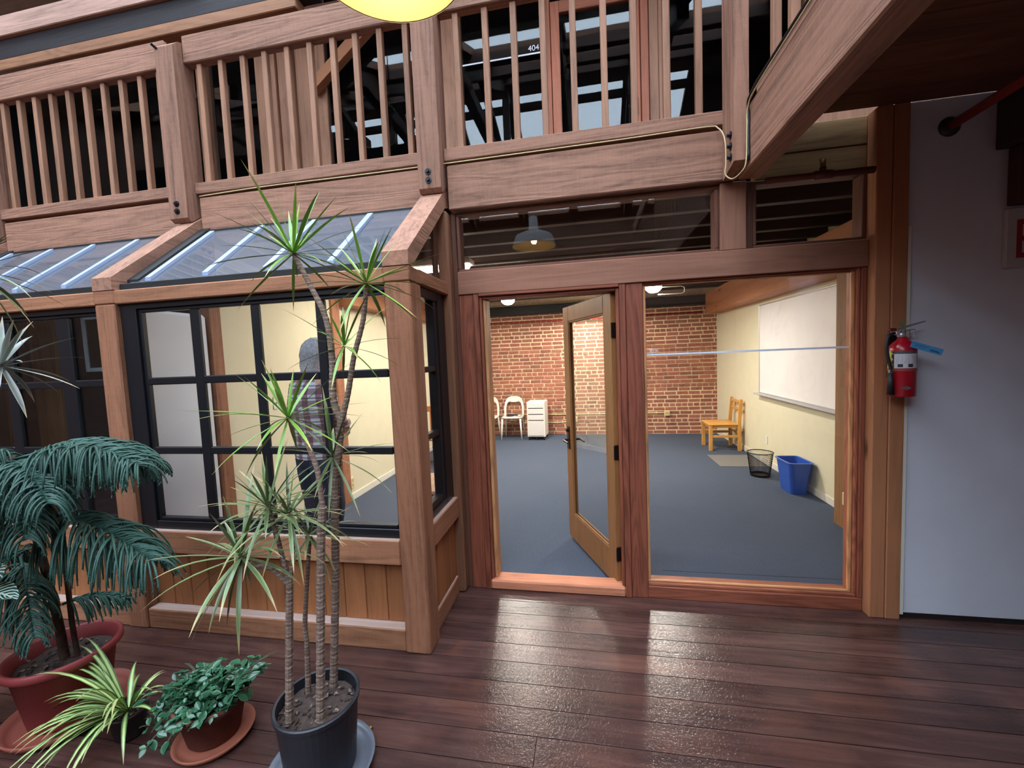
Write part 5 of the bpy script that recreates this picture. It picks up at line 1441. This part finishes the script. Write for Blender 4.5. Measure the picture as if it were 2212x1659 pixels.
patch(-166, -156, 1.507, 1.603, .0003, simple('black_label', (22, 20, 24), .45), 'hazard_label')
for p0 in (-128, -88): patch(p0 - 11, p0 + 9, 1.516, 1.533, .001, simple('icon_ink', (50, 50, 64), .45), 'pictogram')
# letters A B C on the black strip
for z, ch in ((1.584, 'A'), (1.553, 'B'), (1.52, 'C')):
    a = math.radians(-161); me = text_mesh(ch, .017); me.materials.append(simple('label_ink_white', (230, 225, 150), .5))
    o = bpy.data.objects.new('letter', me); COL.objects.link(o); o.parent = FX
    nrm = Vector((math.cos(a), math.sin(a), 0)); tang = Vector((-nrm.y, nrm.x, 0))
    o.matrix_local = Matrix((tang, Vector((0, 0, 1)), nrm)).transposed().to_4x4()
    o.location = Vector((ex, ey, z)) + nrm * (er + .002) - tang * .006 - FX.location
m = MB()
a0 = -112
pts = [(-22, 0), (0, .012), (22, 0), (0, -.012)]
for dr in (.0006, .0014):
    for (da, dz) in pts:
        a = math.radians(a0 + da + 10); rr_ = er + dr + (.0 if abs(da) else .0006); m.v.append((ex + rr_ * math.cos(a), ey + rr_ * math.sin(a), 1.402 + dz))
c0 = math.radians(a0 + 10); m.v.append((ex + (er + .0024) * math.cos(c0), ey + (er + .0024) * math.sin(c0), 1.402))
m.f += [[4, 5, 8], [5, 6, 8], [6, 7, 8], [7, 4, 8], [0, 1, 5, 4], [1, 2, 6, 5], [2, 3, 7, 6], [3, 0, 4, 7]]
part('diamond_badge', m, M_CHROME, FX)
part('clear_band', MB().lathe([(er + .0004, 1.493), (er + .001, 1.494), (er + .001, 1.506), (er + .0004, 1.507)], ex, ey, 36, cap=False), simple('old_sticker_band', (150, 70, 66), .5), FX)
part('valve', MB().lathe([(.02, 1.68), (.02, 1.70), (.014, 1.705), (.014, 1.72), (0, 1.722)], ex - .006, ey, 16).tube([(ex - .006, ey, 1.70), (ex - .045, ey - .01, 1.703)], .011, 10), simple('bright_valve', (214, 216, 220), .3, .8), FX, smooth=True)
part('lever', MB().prism([(ex - .02, 1.722), (ex + .10, 1.758), (ex + .10, 1.764), (ex - .02, 1.733)], ey - .014, ey + .010, 'y'), M_CHROME, FX)
part('lever', MB().prism([(ex - .02, 1.706), (ex + .05, 1.716), (ex + .05, 1.722), (ex - .02, 1.715)], ey - .013, ey + .009, 'y'), M_CHROME, FX)
part('safety_pin_seal', MB().prism([(ex - .026, 1.758), (ex - .016, 1.764), (ex + .008, 1.74), (ex, 1.734)], ey - .016, ey - .013, 'y'), simple('green_seal', (70, 128, 100), .5), FX)
part('gauge', MB().box(ex - .066, ex - .03, ey - .006, ey + .02, 1.715, 1.732, .004), simple('dark_red_plastic', (96, 16, 28), .5), FX)
part('hose', MB().tube(smooth_path([(ex - .045, ey - .01, 1.703), (ex - .078, ey - .02, 1.69), (ex - .092, ey - .025, 1.64), (ex - .088, ey - .028, 1.58), (ex - .075, ey - .03, 1.52), (ex - .073, ey - .03, 1.50)]), .0085, 10), simple('black_rubber', (26, 24, 28), .55), FX, smooth=True)
part('hose_ferrule', MB().tube([(ex - .073, ey - .03, 1.503), (ex - .073, ey - .03, 1.485)], .011, 12), M_CHROME, FX)
part('nozzle', MB().tube([(ex - .073, ey - .03, 1.486), (ex - .071, ey - .03, 1.365)], [.012, .017], 14), simple('black_rubber', (26, 24, 28), .55), FX, smooth=True)
Mt = Matrix.Translation((ex + .003, ey - .068, 1.657)) @ Matrix.Rotation(math.radians(20), 4, 'Y')
part('inspection_tag', MB().box(0, .155, -.0008, .0008, -.034, .0, .0003, Mt), simple('blue_card', (86, 160, 216), .6, 0, .2, .12, 60), FX)
part('tag_writing', MB().box(.02, .085, -.0012, -.0009, -.012, -.010, .0001, Mt).box(.02, .07, -.0012, -.0009, -.019, -.017, .0001, Mt).box(.095, .14, -.0012, -.0009, -.026, -.018, .0001, Mt), simple('blue_ink', (44, 92, 140), .6), FX)
part('bracket', MB().box(ex - .03, ex + .03, ey + er - .002, 2.7475, 1.45, 1.70, .003), M_BOLT, FX)

ES = empty('exit_sign', 'white exit sign with red letters cut off at the right edge', 'sign', (2.5, 2.755, 2.03))
part('plate', MB().box(2.235, 2.88, 2.745, 2.769, 2.03, 2.345, .004), simple('sign_white', (196, 194, 200), .5), ES)
lettering('letters', 'EXIT', .297, (2.262, 2.744, 2.079), simple('sign_red', (150, 24, 30), .5), ES, .82)
JB = empty('junction_box', 'dark box above the exit sign at the right edge', 'box', (2.5, 2.72, 2.36))
part('lower_box', MB().box(2.245, 2.7, 2.70, 2.7695, 2.36, 2.66, .006), simple('dark_maroon_box', (74, 38, 38), .6), JB)
part('upper_box', MB().box(2.185, 2.7, 2.66, 2.7695, 2.6605, 2.93, .006), simple('dark_wood_box', (58, 44, 40), .6), JB)
RP = empty('sprinkler_pipe', 'dark red pipe coming out of the grey wall under the walkway', 'pipe', (1.972, 2.77, 2.814))
part('pipe', MB().tube([(1.972, 2.76, 2.814), (1.972, -3.0, 2.814)], .024, 14), M_REDPIPE, RP, smooth=True)
part('flange', MB().lathe([(0, 0), (.052, 0), (.052, .006), (.03, .022), (0, .022)], 0, 0, 24, Matrix.Translation((1.972, 2.7695, 2.814)) @ Matrix.Rotation(math.radians(90), 4, 'X')), simple('dark_iron', (40, 30, 30), .5), RP, smooth=True)
HP = empty('sprinkler_pipe', 'brown horizontal sprinkler pipe with an upright head over the short transom', 'pipe', (1.33, 2.715, 2.61))
M_HP = simple('brown_pipe_paint', (104, 54, 40), .5)
part('pipe', MB().tube([(1.035, 2.715, 2.612), (1.585, 2.715, 2.612)], .019, 14), M_HP, HP, smooth=True)
part('tee', MB().tube([(1.285, 2.715, 2.612), (1.375, 2.715, 2.612)], .025, 14).tube([(1.33, 2.715, 2.612), (1.33, 2.715, 2.655)], .017, 12), M_HP, HP, smooth=True)
part('sprinkler_head', MB().tube([(1.33, 2.715, 2.655), (1.33, 2.715, 2.68)], .007, 8).box(1.316, 1.32, 2.708, 2.722, 2.66, 2.698, .001).box(1.34, 1.344, 2.708, 2.722, 2.66, 2.698, .001).lathe([(0, 2.698), (.018, 2.698), (.018, 2.701), (0, 2.701)], 1.33, 2.715, 16), simple('brass_head', (170, 140, 90), .4, .6), HP)

# cables
single('beam_cable', 'cream cable stapled along the balcony beam and looped under the corner post', 'cable', MB().tube(smooth_path([(-2.85, 2.763, 2.962), (-2.3, 2.763, 2.972), (-1.6, 2.763, 2.966), (-.9, 2.763, 2.966), (-.3, 2.762, 2.968), (.3, 2.762, 2.972), (.72, 2.76, 2.978), (.79, 2.745, 2.955), (.806, 2.68, 2.86), (.806, 2.66, 2.72), (.80, 2.655, 2.655), (.83, 2.63, 2.615), (.862, 2.575, 2.63), (.878, 2.558, 2.68), (.882, 2.558, 2.85), (.886, 2.55, 2.96), (.888, 2.4, 2.995), (.888, 1.6, 2.997), (.888, -2.5, 2.997)], 5), .0038, 6), M_CABLE_W, smooth=True)
m = MB()
for dx, dz in ((0, 0), (-.004, .013)):
    m.tube(smooth_path([(.893 + dx, 2.562, 2.68), (.894 + dx, 2.56, 2.9 + dz), (.893 + dx, 2.50, 3.0 + dz), (.893 + dx, 1.8, 3.004 + dz), (.893 + dx, -2.5, 3.004 + dz)], 5), .0055, 6)
single('black_cables', 'pair of black cables running along the top of the walkway beam', 'cable', m, M_CABLE_B, smooth=True)

# pendant lamps
def pendant(x, y, z, label, power, lit=True):
    T = empty('pendant_lamp', label, 'lamp', (x, y, z), group='pendant lamps')
    prof = [(.232, .0), (.235, .006), (.228, .02), (.205, .085), (.19, .115), (.12, .145), (.06, .165), (.05, .18), (.045, .30), (.03, .315), (.012, .32)]
    inner = [(r - .004 if r > .02 else r, zz - .004) for r, zz in prof[::-1][3:]]
    part('shade', MB().lathe(prof, 0, 0, 48, cap=False), simple('white_enamel', (236, 238, 242), .25), T, local=True, smooth=True)
    part('shade_lining', MB().lathe([(.229, .002), (.222, .02), (.2, .082), (.186, .11), (.118, .14), (.05, .158), (0, .158)], 0, 0, 48, cap=False), simple('cream_enamel', (236, 214, 170), .5), T, local=True, smooth=True)
    part('bulb', MB().lathe([(0, .088), (.022, .092), (.03, .108), (.027, .125), (.016, .138), (.014, .157), (0, .157)], 0, 0, 20), emit('warm_bulb', (255, 214, 150), 2.5), T, local=True, smooth=True)
    part('cord', MB().tube([(0, 0, .318), (0, 0, 6.03 - z)], .004, 6), M_CABLE_B, T, local=True)
    L = bpy.data.lights.new('pendant_bulb', 'POINT'); L.energy = power; L.color = (1, .74, .44); L.shadow_soft_size = .03
    o = bpy.data.objects.new('pendant_bulb', L); COL.objects.link(o); o.parent = T; o.location = (0, 0, .056)
pendant(-.54, 1.2, 2.82, 'white enamel pendant lamp glowing warm at the top centre', 3.2)
G = empty('dome_fixture', 'small grey dome fixture with a white wire above the middle railing', 'lamp', (-2.44, 3.4, 4.84))
part('dome', MB().lathe([(0, 4.855), (.03, 4.858), (.055, 4.875), (.06, 4.905), (.05, 4.93), (0, 4.93)], -2.44, 3.4, 24), simple('grey_plastic', (150, 162, 186), .4), G, smooth=True)
part('wire', MB().tube([(-2.44, 3.4, 4.93), (-2.44, 3.4, 5.76)], .006, 6), M_CABLE_W, G)
part('wire', MB().tube([(-2.43, 3.4, 4.86), (-2.43, 3.42, 4.4)], .005, 6), M_CABLE_W, G)

# ---- small pieces that belong to a part hang under that part
def nest(thing, child, part_name):
    kids = list(thing.children)
    hosts = [k for k in kids if k.name.split('.')[0] == part_name]
    for k in kids:
        if k.name.split('.')[0] == child and hosts:
            h = min(hosts, key=lambda q: (q.location - k.location).length)
            k.location = k.location - h.location; k.parent = h
for o in list(COL.objects):
    if o.parent is not None: continue
    n = o.name.split('.')[0]
    if n == 'fire_extinguisher':
        nest(o, 'letter', 'hazard_label'); nest(o, 'pictogram', 'instruction_label'); nest(o, 'tag_writing', 'inspection_tag')
        nest(o, 'hose_ferrule', 'hose'); nest(o, 'nozzle', 'hose'); nest(o, 'safety_pin_seal', 'valve'); nest(o, 'diamond_badge', 'cylinder'); nest(o, 'clear_band', 'cylinder')
    elif n == 'drawer_unit': nest(o, 'grip_slot', 'drawer')
    elif n == 'wall_outlet': nest(o, 'socket', 'box'); nest(o, 'socket', 'plate')
    elif n == 'light_switch': nest(o, 'toggle', 'plate')
    elif n == 'pendant_lamp': nest(o, 'bulb', 'shade'); nest(o, 'shade_lining', 'shade')
    elif n == 'whiteboard': nest(o, 'clip', 'pen_tray')
    elif n == 'pale_bar_frame': nest(o, 'frame_infill', 'frame_bar')
